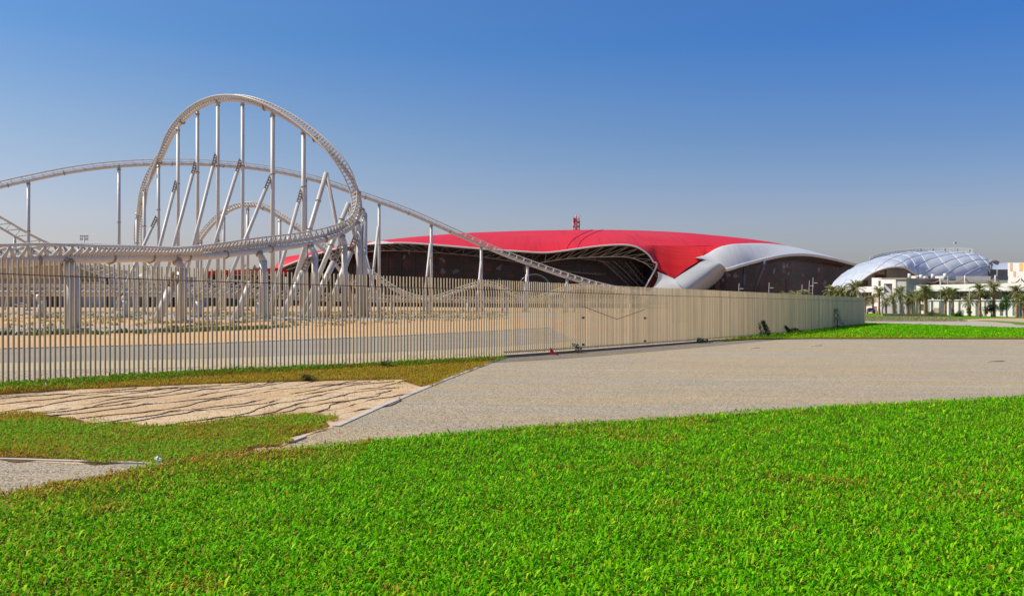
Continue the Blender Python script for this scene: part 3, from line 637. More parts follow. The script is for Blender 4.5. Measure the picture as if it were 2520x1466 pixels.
for cx in (42, 200, 330, 470):
    p = near(H6, cx); q = Vector((p.x, p.y, gz(p.x, p.y)))
    for dx, dy in ((-1.6, -1.2), (1.6, -1.2), (0, 1.6)): column(H6, p, q + Vector((dx, dy, 0)), .2, 'tripod_leg', (), False, 8)

# ---------------------------------------------------------------- the red roofed hall
def loft(front, crest, sub=6, rows=12, bulge=.6, back=None, lin=False):
    """grid between two lists of (px, py, distance); convex upwards; optionally carried over the crest to the back"""
    n = (len(front) - 1) * sub + 1
    A = catmull([tuple(at(*p)) for p in front], n); B = catmull([tuple(at(*p)) for p in crest], n)
    rowsP = []
    for s in np.linspace(0, 1, rows):
        h = (1 - bulge) * s + bulge * (1 - math.cos(s * math.pi / 2)); v = (1 - bulge) * s + bulge * math.sin(s * math.pi / 2)
        R = A + (B - A) * h; R[:, 2] = A[:, 2] + (B[:, 2] - A[:, 2]) * v; rowsP.append(R)
    if back:
        for s in np.linspace(0.15, 1, 8):
            R = B.copy(); R[:, 1] += back * s; R[:, 0] *= 1 + .0003 * back * s; R[:, 2] = np.maximum(B[:, 2] * (1 - s * s * .9), 2); rowsP.append(R)
    return np.array(rowsP), A, B
def ribbed(a, b, off, k=1): return [p for p in np.linspace(a, b, k)]
hall = thing('arena_hall', 'huge hall under a sweeping red roof with silver canopy and dark glass wall', 'building', foot(1400, 480))
RF = [(668, 671, 500), (690, 660, 498), (732, 643, 492), (790, 623, 486), (850, 608, 482), (905, 601.5, 478), (960, 598.5, 475), (1030, 600, 473), (1150, 610, 472), (1290, 620, 470), (1350, 622, 470), (1420, 613, 470), (1480, 605.5, 470), (1535, 603, 470), (1570, 610, 470), (1598, 630, 470), (1614, 658, 470), (1657, 684, 468), (1729, 637, 474), (1760, 613, 482), (1818, 600, 495), (1874, 599, 520), (1925, 603.5, 545)]
RC = [(671, 666, 506), (691, 637, 512), (732, 627, 520), (783, 617, 530), (850, 603.5, 540), (905, 596, 550), (965, 589, 560), (1040, 581, 566), (1150, 573, 570), (1280, 568, 572), (1350, 566.5, 572), (1430, 565.5, 572), (1500, 565.5, 572), (1555, 566.5, 572), (1590, 567.5, 572), (1622, 569, 572), (1655, 570.5, 572), (1700, 573.5, 572), (1748, 578, 572), (1790, 582, 572), (1848, 588.5, 570), (1905, 597, 565), (1935, 604, 560)]
_, rimA, _ = loft(RF[:17], RC[:17], 8, 2, 0)
# the main shell ends at a straight crease; a lobe hangs below it between the mouth and the canopy
RF2 = RF[:13] + [(1535, 603, 471), (1580, 603.6, 476), (1615, 604, 480), (1650, 604.4, 483), (1690, 604.6, 485), (1730, 604.6, 487), (1765, 604.2, 489)] + RF[20:]
GR, _, _ = loft(RF2, RC, 8, 14, .3, 170)
lobe, _, _ = loft([(1548, 605.2, 470), (1572, 611, 470), (1598, 630, 470), (1614, 658, 470), (1634, 672, 469), (1657, 684, 468), (1690, 661, 471), (1729, 636, 475), (1737, 627, 478), (1760, 613, 482), (1781, 604.8, 487)],
                  [(1546, 603.0, 472.5), (1572, 603.3, 475), (1596, 603.6, 478), (1614, 603.8, 480), (1632, 604, 481.5), (1655, 604.2, 483), (1690, 604.4, 485), (1720, 604.4, 487), (1738, 604.4, 488), (1760, 604.1, 489), (1783, 603.6, 490)], 8, 10, .25)
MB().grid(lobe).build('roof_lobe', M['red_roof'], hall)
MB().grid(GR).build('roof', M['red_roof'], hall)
# raised welt and seams over the red shell
n16 = 8 * 16
seam = MB()
def roof_pt(r, c): i = int(c); return GR[r][i] * (1 - (c - i)) + GR[r][i + 1] * (c - i)
for col_, dcol in ((8 * 11 - 3, 6), (8 * 11 + 0, 6)):
    seam.tube([roof_pt(r, col_ + dcol * (.5 - .5 * math.cos(math.pi * r / 13))) + np.array([0, -.05, .1]) for r in range(14)], .22, 6)
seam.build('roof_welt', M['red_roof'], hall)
# bright rim round the mouth
end_r = [at(1618, 678, 469), at(1613, 697, 468), at(1598, 716, 467), at(1570, 738, 467)]
rimP = [Vector(p) + Vector((0, -.4, .1)) for p in rimA[:8 * 16 + 1]] + end_r
rimS = catmull([tuple(p) for p in rimP[::4]] , 260)
MB().tube(rimS, .45, 8).build('roof_rim', M['rim'], hall)
# recess: lining above and glass wall behind
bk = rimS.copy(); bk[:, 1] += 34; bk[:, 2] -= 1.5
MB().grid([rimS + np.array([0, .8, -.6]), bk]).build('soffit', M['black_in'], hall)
lo_ = bk.copy(); lo_[:, 2] = -4
keep = rimS[:, 2] > 3
MB().grid([bk[keep], lo_[keep]]).build('glass_wall', M['dark_glass'], hall)
mul = MB()
bkk = bk[keep]
for i in range(6, len(bkk) - 2, 9): mul.beam(bkk[i] + np.array([0, -.3, 0]), (bkk[i][0], bkk[i][1] - .3, -2), .35, .35)
for z in range(3, 30, 4):
    run = [p for p in bkk if p[2] > z + .5]
    for a, b in zip(run[:-1:4], run[4::4]):
        if abs(b[0] - a[0]) < 25: mul.beam((a[0], a[1] - .25, z), (b[0], b[1] - .25, z), .18, .18)
mul.build('glazing_frame', M['mullion'], hall)
# space frame hanging behind the rim
TL = [(672, 678), (732, 656), (790, 640), (850, 627), (905, 620), (960, 617), (1030, 619), (1150, 628), (1240, 640), (1300, 648), (1327, 647), (1381, 638), (1430, 634), (1482, 632), (1538, 632), (1568, 639), (1594, 652), (1610, 668), (1616, 682)]
TU = [(672, 670), (732, 643), (790, 623), (850, 608), (905, 602), (960, 599), (1030, 600.5), (1150, 610.5), (1240, 617), (1300, 620.5), (1345, 622), (1400, 615), (1450, 609), (1500, 605), (1545, 604), (1575, 613), (1600, 633), (1614, 655), (1618, 680)]
for lo_i, hi_i, mm, r1, r2 in ((0, 10, 'truss_dim', .16, .10), (10, 18, 'truss', .26, .13)):
    low = resample(catmull([tuple(at(*p, 474)) for p in TL[lo_i:hi_i + 1]], 300), 2.9); up = catmull([tuple(at(*p, 472.2)) for p in TU[lo_i:hi_i + 1]], len(low))
    deep = catmull([(*tuple(at(p[0], p[1] - 5, 482)),) for p in TL[lo_i:hi_i + 1]], len(low))
    t = MB(); t.tube(low, r1, 6); st = 2
    for i in range(0, len(low) - st, st):
        t.tube([up[i], low[i + 1]], r2, 4, False); t.tube([low[i + 1], up[i + st]], r2, 4, False)
        t.tube([low[i + 1], deep[i + 1]], r2 * .5, 4, False)
    t.build('space_frame', M[mm], hall)
for seg in ([(1471, 641), (1489, 649), (1550, 704)], [(1509, 642), (1535, 664), (1576, 706)], [(1538, 644), (1562, 672), (1596, 712)], [(1430, 637), (1471, 641), (1500, 646)], [(1300, 655), (1400, 668), (1480, 676)]):
    q = [at(*p, 486) for p in seg]; q2 = [at(p[0] + 12, p[1] - 2, 492) for p in seg]
    A_, B_ = resample(np.array([tuple(v) for v in catmull([tuple(x) for x in q], 60)]), 2.4), None
    B_ = catmull([tuple(x) for x in q2], len(A_))
    t = MB(); t.tube(A_, .26, 5); t.tube(B_, .26, 5)
    for i in range(len(A_) - 1): t.tube([A_[i], B_[i]], .14, 4, False); t.tube([B_[i], A_[i + 1]], .14, 4, False)
    t.build('truss_leg', M['truss_dim'], hall)
# small arched entrance pod
pod = MB(); arcp = [at(1315 + 44 * math.cos(a), 722 - 47 * math.sin(a), 462) for a in np.linspace(.02, math.pi - .02, 20)]
pod.tube(arcp, .35, 6); pod.grid([arcp, [p + Vector((0, 14, -1)) for p in arcp]]); pod.build('entrance_pod', M['win'], hall)
# silver base beside the mouth, the fat grey foot, and the long canopy
g, _, _ = loft([(1618, 668, 468), (1619, 682, 468), (1612, 700, 467), (1592, 724, 466), (1570, 745, 466)], [(1657, 684.5, 467), (1668, 694, 464), (1680, 706, 462), (1695, 726, 461), (1710, 745, 461)], 5, 6, 0)
MB().grid(g).build('silver_base', M['silver'], hall)
g, _, _ = loft([(1704, 750, 472), (1735, 718, 474), (1768, 690, 477), (1780, 676, 477), (1785, 664, 476)], [(1655, 688, 468), (1680, 672, 470), (1708, 654, 473), (1725, 644, 474), (1739, 640, 475)], 6, 12, 0)
for i in range(12):
    s = i / 11; g[i][:, 1] -= 11 * math.sin(math.pi * s) ** .8; g[i][:, 2] += 0
MB().grid(g).build('silver_foot', M['silver_foot'], hall)
CU = [(1711, 634.5, 474), (1737, 626, 478), (1760, 612.5, 482), (1785, 603.5, 486), (1818, 599.5, 494), (1874, 598.5, 518), (1922, 602.5, 540), (1977, 613, 552), (2035, 628, 556), (2078, 641, 556), (2113, 652, 556)]
CL = [(1736, 641, 475), (1760, 653, 472), (1784, 664, 470), (1824, 653, 476), (1850, 646, 482), (1884, 638, 490), (1922, 630, 500), (1960, 626.5, 512), (2000, 628.5, 526), (2050, 637.5, 540), (2113, 653.5, 556)]
g, canA, _ = loft(CL, CU, 8, 12, .34, 90)
MB().grid(g).build('canopy', M['silver'], hall)
MB().tube(canA[8 * 2:], .9, 8).build('canopy_rim', M['silver'], hall)
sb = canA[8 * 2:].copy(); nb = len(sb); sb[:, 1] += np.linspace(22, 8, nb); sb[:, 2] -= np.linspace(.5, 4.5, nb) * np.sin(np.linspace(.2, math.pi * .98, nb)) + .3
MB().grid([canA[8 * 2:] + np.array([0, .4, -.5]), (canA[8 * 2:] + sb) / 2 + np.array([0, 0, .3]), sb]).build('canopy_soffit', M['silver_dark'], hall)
lw = sb.copy(); lw[:, 2] = -6
MB().grid([sb, lw]).build('glass_wall', M['dark_glass'], hall)
mul = MB()
for z in np.arange(1, 24, 2.9):
    run = [p for p in sb if p[2] > z + .3]
    for a, b in zip(run[:-1:3], run[3::3]):
        if abs(b[0] - a[0]) < 20: mul.beam((a[0], a[1] - .3, z), (b[0], b[1] - .3, z), .16, .16)
mul.beam(at(1935, 690, 505) , at(1935, 770, 505), .7, .7)
mul.build('glazing_frame', M['mullion'], hall)
for a, b in (((1832, 655), (1830, 712)), ((1884, 642), (1856, 716))):
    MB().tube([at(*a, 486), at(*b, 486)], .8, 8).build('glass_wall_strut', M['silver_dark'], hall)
g, _, _ = loft([(901, 601.5, 470), (920, 600.8, 470), (945, 599.6, 470), (969, 598.5, 470)], [(901, 600, 474), (922, 594, 474), (945, 593.2, 474), (969, 597.8, 474)], 6, 5, .6)
MB().grid(g).build('silver_scoop', M['silver'], hall)

# red lattice mast behind the roof
mast = thing('lattice_mast', 'red and white lattice mast standing up behind the red roof crest', 'mast', foot(1418, 640))
m = MB(); zt, zb = at(1418, 534, 640).z, 0.0; x0 = (1418 - CX) / F * 640; hw = 2.2
for k, (dx, dy) in enumerate(((-1, -1), (1, -1), (1, 1), (-1, 1))):
    m.tube([(x0 + dx * hw, 640 + dy * hw, zb), (x0 + dx * hw, 640 + dy * hw, zt - (0 if k in (0, 2) else 3))], .3, 5)
z = 30.0
while z < zt - 3:
    for (a, b) in (((-1, -1), (1, -1)), ((1, -1), (1, 1)), ((1, 1), (-1, 1)), ((-1, 1), (-1, -1))):
        m.tube([(x0 + a[0] * hw, 640 + a[1] * hw, z), (x0 + b[0] * hw, 640 + b[1] * hw, z + 3)], .16, 4); m.tube([(x0 + b[0] * hw, 640 + b[1] * hw, z), (x0 + a[0] * hw, 640 + a[1] * hw, z + 3)], .16, 4)
        m.tube([(x0 + a[0] * hw, 640 + a[1] * hw, z), (x0 + b[0] * hw, 640 + b[1] * hw, z)], .2, 4)
    z += 3
m.tube([(x0, 640, zb), (x0, 640, zt + 1.5)], .5, 6)
m.build('lattice', M['mast_red'], mast)
MB().tube([at(1421, 533, 639), at(1429, 531.5, 637)], .22, 5).build('jib', M['mast_red'], mast)
MB().box(at(1414, 545, 637.5), (1.6, .5, 5)).build('equipment_box', M['mast_red'], mast)

# ---------------------------------------------------------------- the cushion roofed dome
def r8(zx, zy): return (2150 + zx / 4.71) / 1.0655, (620 + zy / 4.71) / 1.0655
dome = thing('cushion_dome', 'pale blue translucent dome of quilted foil cushions behind the white building', 'building', foot(2240, 310))
DB = [(108, 662), (200, 672), (300, 672), (390, 640), (440, 600), (520, 540), (600, 480), (670, 440), (750, 408), (840, 385), (950, 374), (1030, 382), (1080, 400), (1140, 440), (1200, 475), (1300, 500), (1500, 515), (1700, 518), (1900, 518), (2040, 516), (2118, 510)]
DT = [(110, 650), (140, 600), (200, 520), (300, 440), (380, 392), (450, 350), (520, 325), (600, 300), (700, 265), (800, 243), (900, 228), (1000, 215), (1150, 198), (1300, 190), (1450, 187), (1600, 190), (1750, 196), (1900, 210), (2000, 240), (2090, 295), (2118, 350)]
dYb = [330 - 28 * math.sin(math.pi * i / 20) for i in range(21)]; dYt = [334 + 26 * math.sin(math.pi * i / 20) for i in range(21)]
gd, dA, dB = loft([(*r8(*p), y) for p, y in zip(DB, dYb)], [(*r8(*p), y) for p, y in zip(DT, dYt)], 24, 90, .75)
nr, nc = gd.shape[:2]
du = np.gradient(gd, axis=1); dv = np.gradient(gd, axis=0); nn = np.cross(du, dv); nn /= np.maximum(np.linalg.norm(nn, axis=2, keepdims=True), 1e-9); nn *= np.sign(-nn[:, :, 1:2] + 1e-9)
plane = gd.copy()
# lattice coordinates in metres along the shell so the cushions keep their size
su = np.cumsum(np.linalg.norm(du, axis=2).mean(0)); sv = np.linspace(0, 1, nr)
U_, V_ = np.meshgrid(su / 3.9, sv * 5.4)
pa, pb = U_ * .5 + V_ * .5, U_ * .5 - V_ * .5
pil = (np.abs(np.sin(math.pi * pa)) * np.abs(np.sin(math.pi * pb))) ** .55
MB().grid(gd + nn * (pil * .26)[:, :, None]).build('cushion_roof', M['etfe'], dome)
fr = MB()
for off, arr in ((0, pa), (1, pb)):
    k0, k1 = int(np.floor(arr.min())), int(np.ceil(arr.max()))
    for k in range(k0, k1 + 1):
        line = []
        for r in range(0, nr, 3):
            row = arr[r]; d = np.abs(row - k); c = int(np.argmin(d))
            if d[c] < .05: line.append(gd[r, c] + nn[r, c] * .12)
        if len(line) > 2: fr.tube(line, .13, 5)
fr.tube(dA, .32, 6); fr.build('frame', M['seam'], dome)
wall = MB()
archP = [at(*r8(*p), 322) for p in [(440, 600), (520, 540), (600, 480), (670, 440), (750, 408), (840, 385), (950, 374), (1030, 382), (1080, 400), (1140, 440), (1200, 475), (1300, 505)]]
wall.grid([archP, [Vector((p.x, p.y, -3)) for p in archP]], smooth=False); wall.build('arch_wall', M['arch_grey'], dome)
for (a, b, c, d), mm in (((690, 480, 800, 512), 'dark'), ((500, 545, 590, 615), 'dark'), ((700, 425, 800, 470), 'grey_clad'), ((820, 400, 960, 510), 'dark')):
    p, q = at(*r8(a, b), 321), at(*r8(c, d), 321)
    MB().box(((p.x + q.x) / 2, 321.2, (p.z + q.z) / 2), (abs(q.x - p.x), .8, abs(p.z - q.z))).build('wall_panel', M[mm] if mm != 'dark' or a != 820 else M['arch_grey'], dome)
walk = MB()
top = [dB[i] for i in range(0, len(dB), 6) if r8(580, 0)[0] < px_of(dB[i])[0] < r8(1920, 0)[0]]
for h in (.5, 1.0, 1.5): walk.tube([p + np.array([0, -1.2, h]) for p in top], .12, 4)
walk.tube([p + np.array([0, -1.2, .2]) for p in top], .18, 5)
for i, p in enumerate(top): walk.tube([p + np.array([0, -1.2, 0]), p + np.array([0, -1.2, 1.5])], .11, 4)
walk.build('roof_walkway', M['lamp_metal'], dome)
for i in range(2, len(top) - 1, 4):
    MB().box(top[i] + np.array([0, -1.2, .9]), (.7, .5, .6)).build('floodlight', M['lamp_metal'], dome)
p = at(*r8(1670, 190), 356); MB().tube([p, p + Vector((0, 0, 3.4))], .1, 5).box(p + Vector((0, 0, 3.6)), (.9, .7, .7)).build('roof_instrument', M['seam'], dome)
# part of a second dome and glass block further along
d2 = thing('cushion_dome', 'small slice of a blue cushion roof over a dark glass band behind the checkered block', 'building', foot(2440, 330))
g, _, _ = loft([(*r8(2100, 412), 330), (*r8(2200, 410), 330), (*r8(2320, 408), 330), (*r8(2500, 410), 330), (*r8(2750, 414), 330)], [(*r8(2096, 330), 338), (*r8(2200, 330), 345), (*r8(2320, 322), 345), (*r8(2500, 318), 345), (*r8(2750, 318), 345)], 6, 10, .6)
MB().grid(g).build('cushion_roof', M['etfe'], d2)
p, q = at(*r8(2118, 405), 326), at(*r8(2750, 505), 326); MB().box(((p.x + q.x) / 2, 332, (p.z + q.z) / 2), (q.x - p.x, 10, p.z - q.z)).build('glass_band', M['win'], d2)
MB().beam(at(*r8(2190, 408), 325.8), at(*r8(2190, 500), 325.8), .3, .3).build('mullion', M['seam'], d2)
MB().tube([at(*r8(2096, 325), 329), at(*r8(2130, 300), 328), at(*r8(2200, 330), 328)], .8, 6).tube([at(*r8(2100, 320), 329), at(*r8(2120, 400), 329), at(*r8(2112, 520), 329)], .35, 6).build('beak_roof_edge', M['grey_clad'], d2)

# ---------------------------------------------------------------- white building behind the palms
FY, FM = 176.0, 4 / 54.0                            # the long white front runs almost straight away from the viewer
FN = Vector((1, -FM, 0)).normalized()
def fy(zx, off=0.0):
    u = (r8(zx, 0)[0] - CX) / F
    return (99.6 + off * math.sqrt(1 + FM * FM) - 204 * FM) / (u - FM)
def fat(zx, zy, off=0.0): return at(*r8(zx, zy), fy(zx, off))
def px_box(mb, za, zb, zc, zd, Y, dep, ground=False):
    off = Y - FY
    P = [fat(za, zb, off), fat(zc, zb, off), fat(zc, zd, off), fat(za, zd, off)]
    if ground:
        for k in (2, 3): P[k].z = gz(P[k].x, P[k].y) - .3
    return mb.prism(P, FN * dep)
wb = thing('white_building', 'long white two storey building with dark window slots behind the palms', 'building', foot(2400, 165))
m = MB(); px_box(m, 1330, 790, 2900, 990, FY, 6, True); px_box(m, 1055, 800, 1328, 835, FY + 1, 5); px_box(m, 1055, 915, 1328, 990, FY + 1, 5, True); m.build('wall', M['white_wall'], wb)
m = MB(); px_box(m, 1070, 835, 1262, 915, FY + 1.6, 3); m.build('dark_opening', M['dark'], wb)
m = MB(); px_box(m, 1325, 778, 2900, 789, FY - .25, 6.3); m.build('terrace_edge', M['white_wall'], wb)
m = MB(); px_box(m, 1055, 668, 2900, 795, FY + 4.5, 3); m.build('recess_wall', M['grey_clad'], wb)
for a, b in ((1480, 1580), (1690, 1712), (1730, 1762), (1800, 1822), (1985, 2075), (2240, 2330), (2420, 2520)):
    m = MB(); px_box(m, a, 690, b, 772, FY + 4.4, .2); m.build('window', M['dark'], wb)
for a in (1380, 1745, 1855, 1990, 2110, 2250, 2400, 2510):
    m = MB(); px_box(m, a, 760 if a < 2000 else 750, a + 12, 784, FY + .4, .35); m.build('terrace_post', M['white_wall'], wb)
m = MB()
m.prism([fat(1060, 604, -.6), fat(2900, 560, -.6), fat(2900, 668, -.6), fat(1060, 676, -.6)], FN * 9); m.build('fascia', M['white_wall'], wb)
for a, b in ((1340, 1350), (1372, 1398), (1470, 1532), (1590, 1626), (1710, 1736), (1820, 1842), (1920, 1966), (2030, 2052), (2222, 2262), (2290, 2312), (2378, 2404), (2470, 2490)):
    m = MB(); px_box(m, a, 797, b, 978, FY - .03, .1); m.build('window', M['win'], wb)
for a, b in ((1404, 1468), (1635, 1700), (2060, 2150)):
    m = MB(); px_box(m, a, 880, b, 985, FY - .04, .2, False); m.build('wall_panel', M['tan_sail'] if a < 1500 else M['white_wall'], wb)
m = MB(); px_box(m, 1090, 486, 1230, 530, FY + 12, 4); m.build('plant_room', M['white_wall'], wb)
m = MB(); px_box(m, 1400, 488, 1580, 530, FY + 12, 4); m.build('plant_room', M['white_wall'], wb)
m = MB(); px_box(m, 1590, 490, 2110, 540, FY + 14, 4); m.build('roof_louvre', M['grey_clad'], wb)
for a, b in ((1104, 458), (1250, 470), (1300, 490), (1393, 462), (1546, 455)):
    m = MB(); p, q = fat(a, b, 11.6), fat(a, 530, 11.6); m.tube([q, p], .45, 8); m.build('vent_pipe', M['white_wall'], wb)
for a in (1180, 1255, 1310, 1370):
    m = MB(); px_box(m, a, 492, a + 26, 525, FY + 11.5, 1); m.build('roof_unit', M['grey_clad'], wb)
m = MB(); px_box(m, 1065, 575, 2900, 606, FY + 3, 3); m.build('roof_gap', M['dark'], wb)
pt = thing('portal_block', 'white block in painted grey shade with a thick white frame round one dark opening', 'building', foot(2200, 205))
PY = FY - 2.4
m = MB(); px_box(m, 762, 524, 1066, 900, PY, 8, True); m.build('wall', M['grey_wall'], pt)  # white wall given a grey colour, with its shade painted in
m = MB(); px_box(m, 720, 516, 1070, 526, PY - .5, 8.7); m.build('roof_slab', M['tan_sail'], pt)
m = MB(); px_box(m, 760, 530, 936, 582, PY - .4, .45); px_box(m, 760, 582, 790, 690, PY - .4, .45); px_box(m, 892, 582, 936, 690, PY - .4, .45); m.build('white_frame', M['white_wall'], pt)
m = MB(); px_box(m, 790, 582, 892, 690, PY - .06, .12); m.build('opening', M['dark'], pt)
m = MB(); m.beam(fat(796, 600, -2.55), fat(880, 690, -2.55), .12, .7); m.build('stair_flight', M['grey_wall'], pt)
lb = thing('white_building', 'blank white block and low wall beside the grey portal block', 'building', foot(2150, 226))
m = MB(); px_box(m, 640, 510, 759, 900, FY, 8, True); m.build('wall', M['white_wall'], lb)
m = MB(); px_box(m, 440, 618, 639, 686, FY + 1, 8); m.build('low_wall', M['white_wall'], lb)
m = MB(); px_box(m, 440, 686, 639, 900, FY + 3, 5, True); m.build('recess_wall', M['grey_clad'], lb)
for a, b in ((480, 545), (560, 590), (612, 634)):
    m = MB(); px_box(m, a, 698, b, 752, FY + 2.9, .2); m.build('window', M['dark'], lb)
m = MB(); px_box(m, 722, 545, 748, 612, FY - .05, .1); m.build('window', M['win'], lb)
m = MB(); px_box(m, 560, 860, 660, 905, FY - 2, 1, True); m.build('gate_sign', M['white_wall'], lb)
cb = thing('checkered_block', 'white block with yellow and tan vertical panels behind the shade sails', 'building', foot(2490, 300))
m = MB(); px_box(m, 2320, 326, 2900, 540, FY + 60, 20, True); m.build('wall', M['white_wall'], cb)
for a, b, c, d, mm in ((2345, 326, 2378, 426, 'tan_panel'), (2388, 426, 2418, 496, 'tan_panel'), (2460, 326, 2505, 424, 'yellow'), (2430, 440, 2455, 500, 'white_wall'), (2540, 330, 2570, 430, 'tan_panel')):
    m = MB(); px_box(m, a, b + 1, c, d, FY + 59.9, .2); m.build('wall_panel', M[mm], cb)
# shade sails on masts over the roof terrace
sails = [(1140, 1250, 1075, 'between the grey block and the plant room', 520), (1485, 1590, 1330, 'beside the white plant room', 520), (1790, 1900, 1640, 'under the wide middle of the dome', 492), (2165, 2290, 2010, 'under the dark end of the dome', 488), (2480, 2600, 2360, 'before the checkered block', 500)]
for i, (mx_, rx, lx, where, ty) in enumerate(sails):
    Y = fy(mx_, 1.5)
    s = thing('shade_sail', 'sandy shade sail slung from a mast ' + where, 'shade sail', at(*r8(mx_, 585), Y), group='shade sails along the roof terrace')
    tp, bt = at(*r8(mx_, ty - 12), Y), at(*r8(mx_, 592), Y)
    MB().tube([bt, tp], .14, 6).build('mast', M['white_wall'], s)
    k = MB()
    for (ex, ey, dY) in ((rx, 560, 0), (lx, 558, 0)):
        a, b, c, d = fat(mx_, ty, 1.5), fat(ex, ey, 1.2), fat(ex, ey + 8, 6), fat(mx_, ty + 30, 6)
        G_ = np.zeros((6, 6, 3))
        for u in range(6):
            for v in range(6):
                q = (a.lerp(b, u / 5)).lerp(d.lerp(c, u / 5), v / 5); q.z -= .5 * math.sin(math.pi * u / 5) ; G_[u, v] = q
        k.grid(G_)
    k.build('sail', M['tan_sail'], s)

# ---------------------------------------------------------------- buildings far behind the coaster
def pbox(mb, a, b, c, d, Y, dep, ground=True):
    p, q = at(a, b, Y), at(c, d, Y); zlo = gz(p.x, Y) - .3 if ground else q.z
    return mb.box(((p.x + q.x) / 2, Y + dep / 2, (p.z + zlo) / 2), (abs(q.x - p.x), dep, abs(p.z - zlo)))
hb_ = thing('beige_hall', 'big beige clad hall with grey lower walls behind the coaster field', 'building', foot(60, 300))
m = MB(); pbox(m, -330, 648, 147, 686, 300, 40, False); m.build('upper_wall', M['beige_wall'], hb_)
m = MB(); pbox(m, -330, 686.5, 152, 740, 300.6, 39); m.build('lower_wall', M['grey_clad'], hb_)
m = MB(); pbox(m, -332, 645, 149, 648.3, 299.5, 41, False); m.build('roof_edge', M['tent'], hb_)
for a in (-60, 112, 130):
    m = MB(); pbox(m, a, 722, a + 20, 748, 300.5, .3); m.build('door', M['dark'], hb_)
def tent(px, py, w, Y, label):
    t = thing('white_tent', label, 'tent', foot(px, Y), group='white peaked tents behind the coaster')
    c = at(px, py, Y); hw = w / 2 * Y / F; ez = c.z - hw * .75; zb = gz(c.x, Y)
    base = [Vector((c.x + sx * hw, Y + sy * hw, ez)) for sx, sy in ((-1, -1), (1, -1), (1, 1), (-1, 1))]
    k = MB(); rings = []
    for s in np.linspace(0, 1, 8):
        r = (1 - s) ** 1.6; rings.append([tuple(Vector((c.x, Y, 0)).lerp(b, r).to_3d().xy.to_3d() + Vector((0, 0, ez + (c.z - ez) * s))) for b in base + base[:1]])
    k.grid(rings, smooth=False); k.build('canopy', M['tent'], t)
    for b in base: MB().tube([b, (b.x, b.y, zb)], .12, 5).build('leg', M['white_steel'], t)
tent(186, 656, 40, 318, 'white peaked tent close to the end of the beige hall')
tent(226, 660, 34, 322, 'white peaked tent between the beige hall and the pale blue shed')
tent(306, 664, 38, 326, 'white peaked tent just beyond the pale blue shed')
tent(352, 668, 34, 330, 'farther white peaked tent behind the feet of the thin arch columns')
def shed(name, label, a, b, c, Y, dep, mw, mr):
    t = thing(name, label, 'building', foot((a + c) / 2, Y)); k = MB(); pbox(k, a, b, c, 750, Y, dep); k.build('wall', M[mw], t)
    k = MB(); pbox(k, a - 1, b - 2.5, c + 1, b - .2, Y - .5, dep + 1, False); k.build('roof', M[mr], t)
    n = max(1, int((c - a) / 48)); w = (c - a) / n
    for i in range(n):
        k = MB(); pbox(k, a + w * (i + .2 + .11 * (i % 3)), b + 16 + 4 * (i % 2), a + w * (i + .44 + .11 * (i % 3)), 749, Y - .1, .3); k.build('door', M['dark'], t)
    return t
shed('metal_shed', 'pale blue clad shed behind the low track', 248, 666, 292, 312, 14, 'blue_clad', 'tent')
shed('metal_shed', 'low white shed with dark doors behind the lattice truss track', 168, 694, 244, 306, 12, 'tent', 'grey_clad')
shed('metal_shed', 'long low grey shed beyond the thin arch columns', 296, 690, 400, 340, 15, 'grey_clad', 'tent')
shed('metal_shed', 'wide tan shed with dark doors next to the red fascia stand', 404, 684, 482, 350, 15, 'grey_wall', 'tan_sail')
st = thing('grandstand', 'long stand building with a dark red fascia behind the arch columns', 'building', foot(560, 420))
m = MB(); p_, q_ = at(484, 671, 420), at(690, 671, 420)
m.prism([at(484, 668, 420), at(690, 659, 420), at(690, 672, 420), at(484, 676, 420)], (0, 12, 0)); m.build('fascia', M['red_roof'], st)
m = MB(); pbox(m, 486, 677, 690, 745, 423, 8); m.build('wall', M['dark'], st)
for i in range(15):
    k = MB(); k.beam(at(490 + i * 13.5, 676, 421), at(490 + i * 13.5 + 6, 735, 421), .3, .3); k.build('post', M['white_steel'], st)
for yy in (690, 702, 716):
    k = MB(); k.beam(at(486, yy, 421.6), at(690, yy, 421.6), .5, .9); k.build('balcony', M['grey_wall'], st)
MB().tube([at(597, 660, 419), at(608, 648, 418)], .3, 5).build('roof_jib', M['grey_clad'], st)
fl = thing('floodlight_mast', 'thin tall mast with a wide cluster of floodlights far off', 'mast', foot(207, 420))
MB().tube([foot(207, 420), at(207, 582, 420)], [.5, .25], 6).build('pole', M['lamp_metal'], fl)
for i in range(5):
    for j in range(2):
        q = at(198.5 + i * 4.3, 581 + j * 7, 420); MB().box(q, (.55, .4, .8)).build('lamp', M['lamp_metal'], fl)
MB().beam(at(197, 584.5, 420), at(217, 584.5, 420), .15, .15).beam(at(197, 591, 420), at(217, 591, 420), .15, .15).build('crossbar', M['lamp_metal'], fl)
rf = thing('flag', 'small red flag on a pole above the beige hall', 'flag', foot(0, 296)); MB().tube([foot(0, 296), at(0, 600, 296)], .08, 5).build('pole', M['lamp_metal'], rf)
gg = [[at(0 + u * 2, 602 + v * 2.2 + math.sin(u * 1.4) * .5, 296 + math.sin(u * 1.2) * .4) for u in range(6)] for v in range(4)]; MB().grid(gg).build('cloth', M['red_paint'], rf)

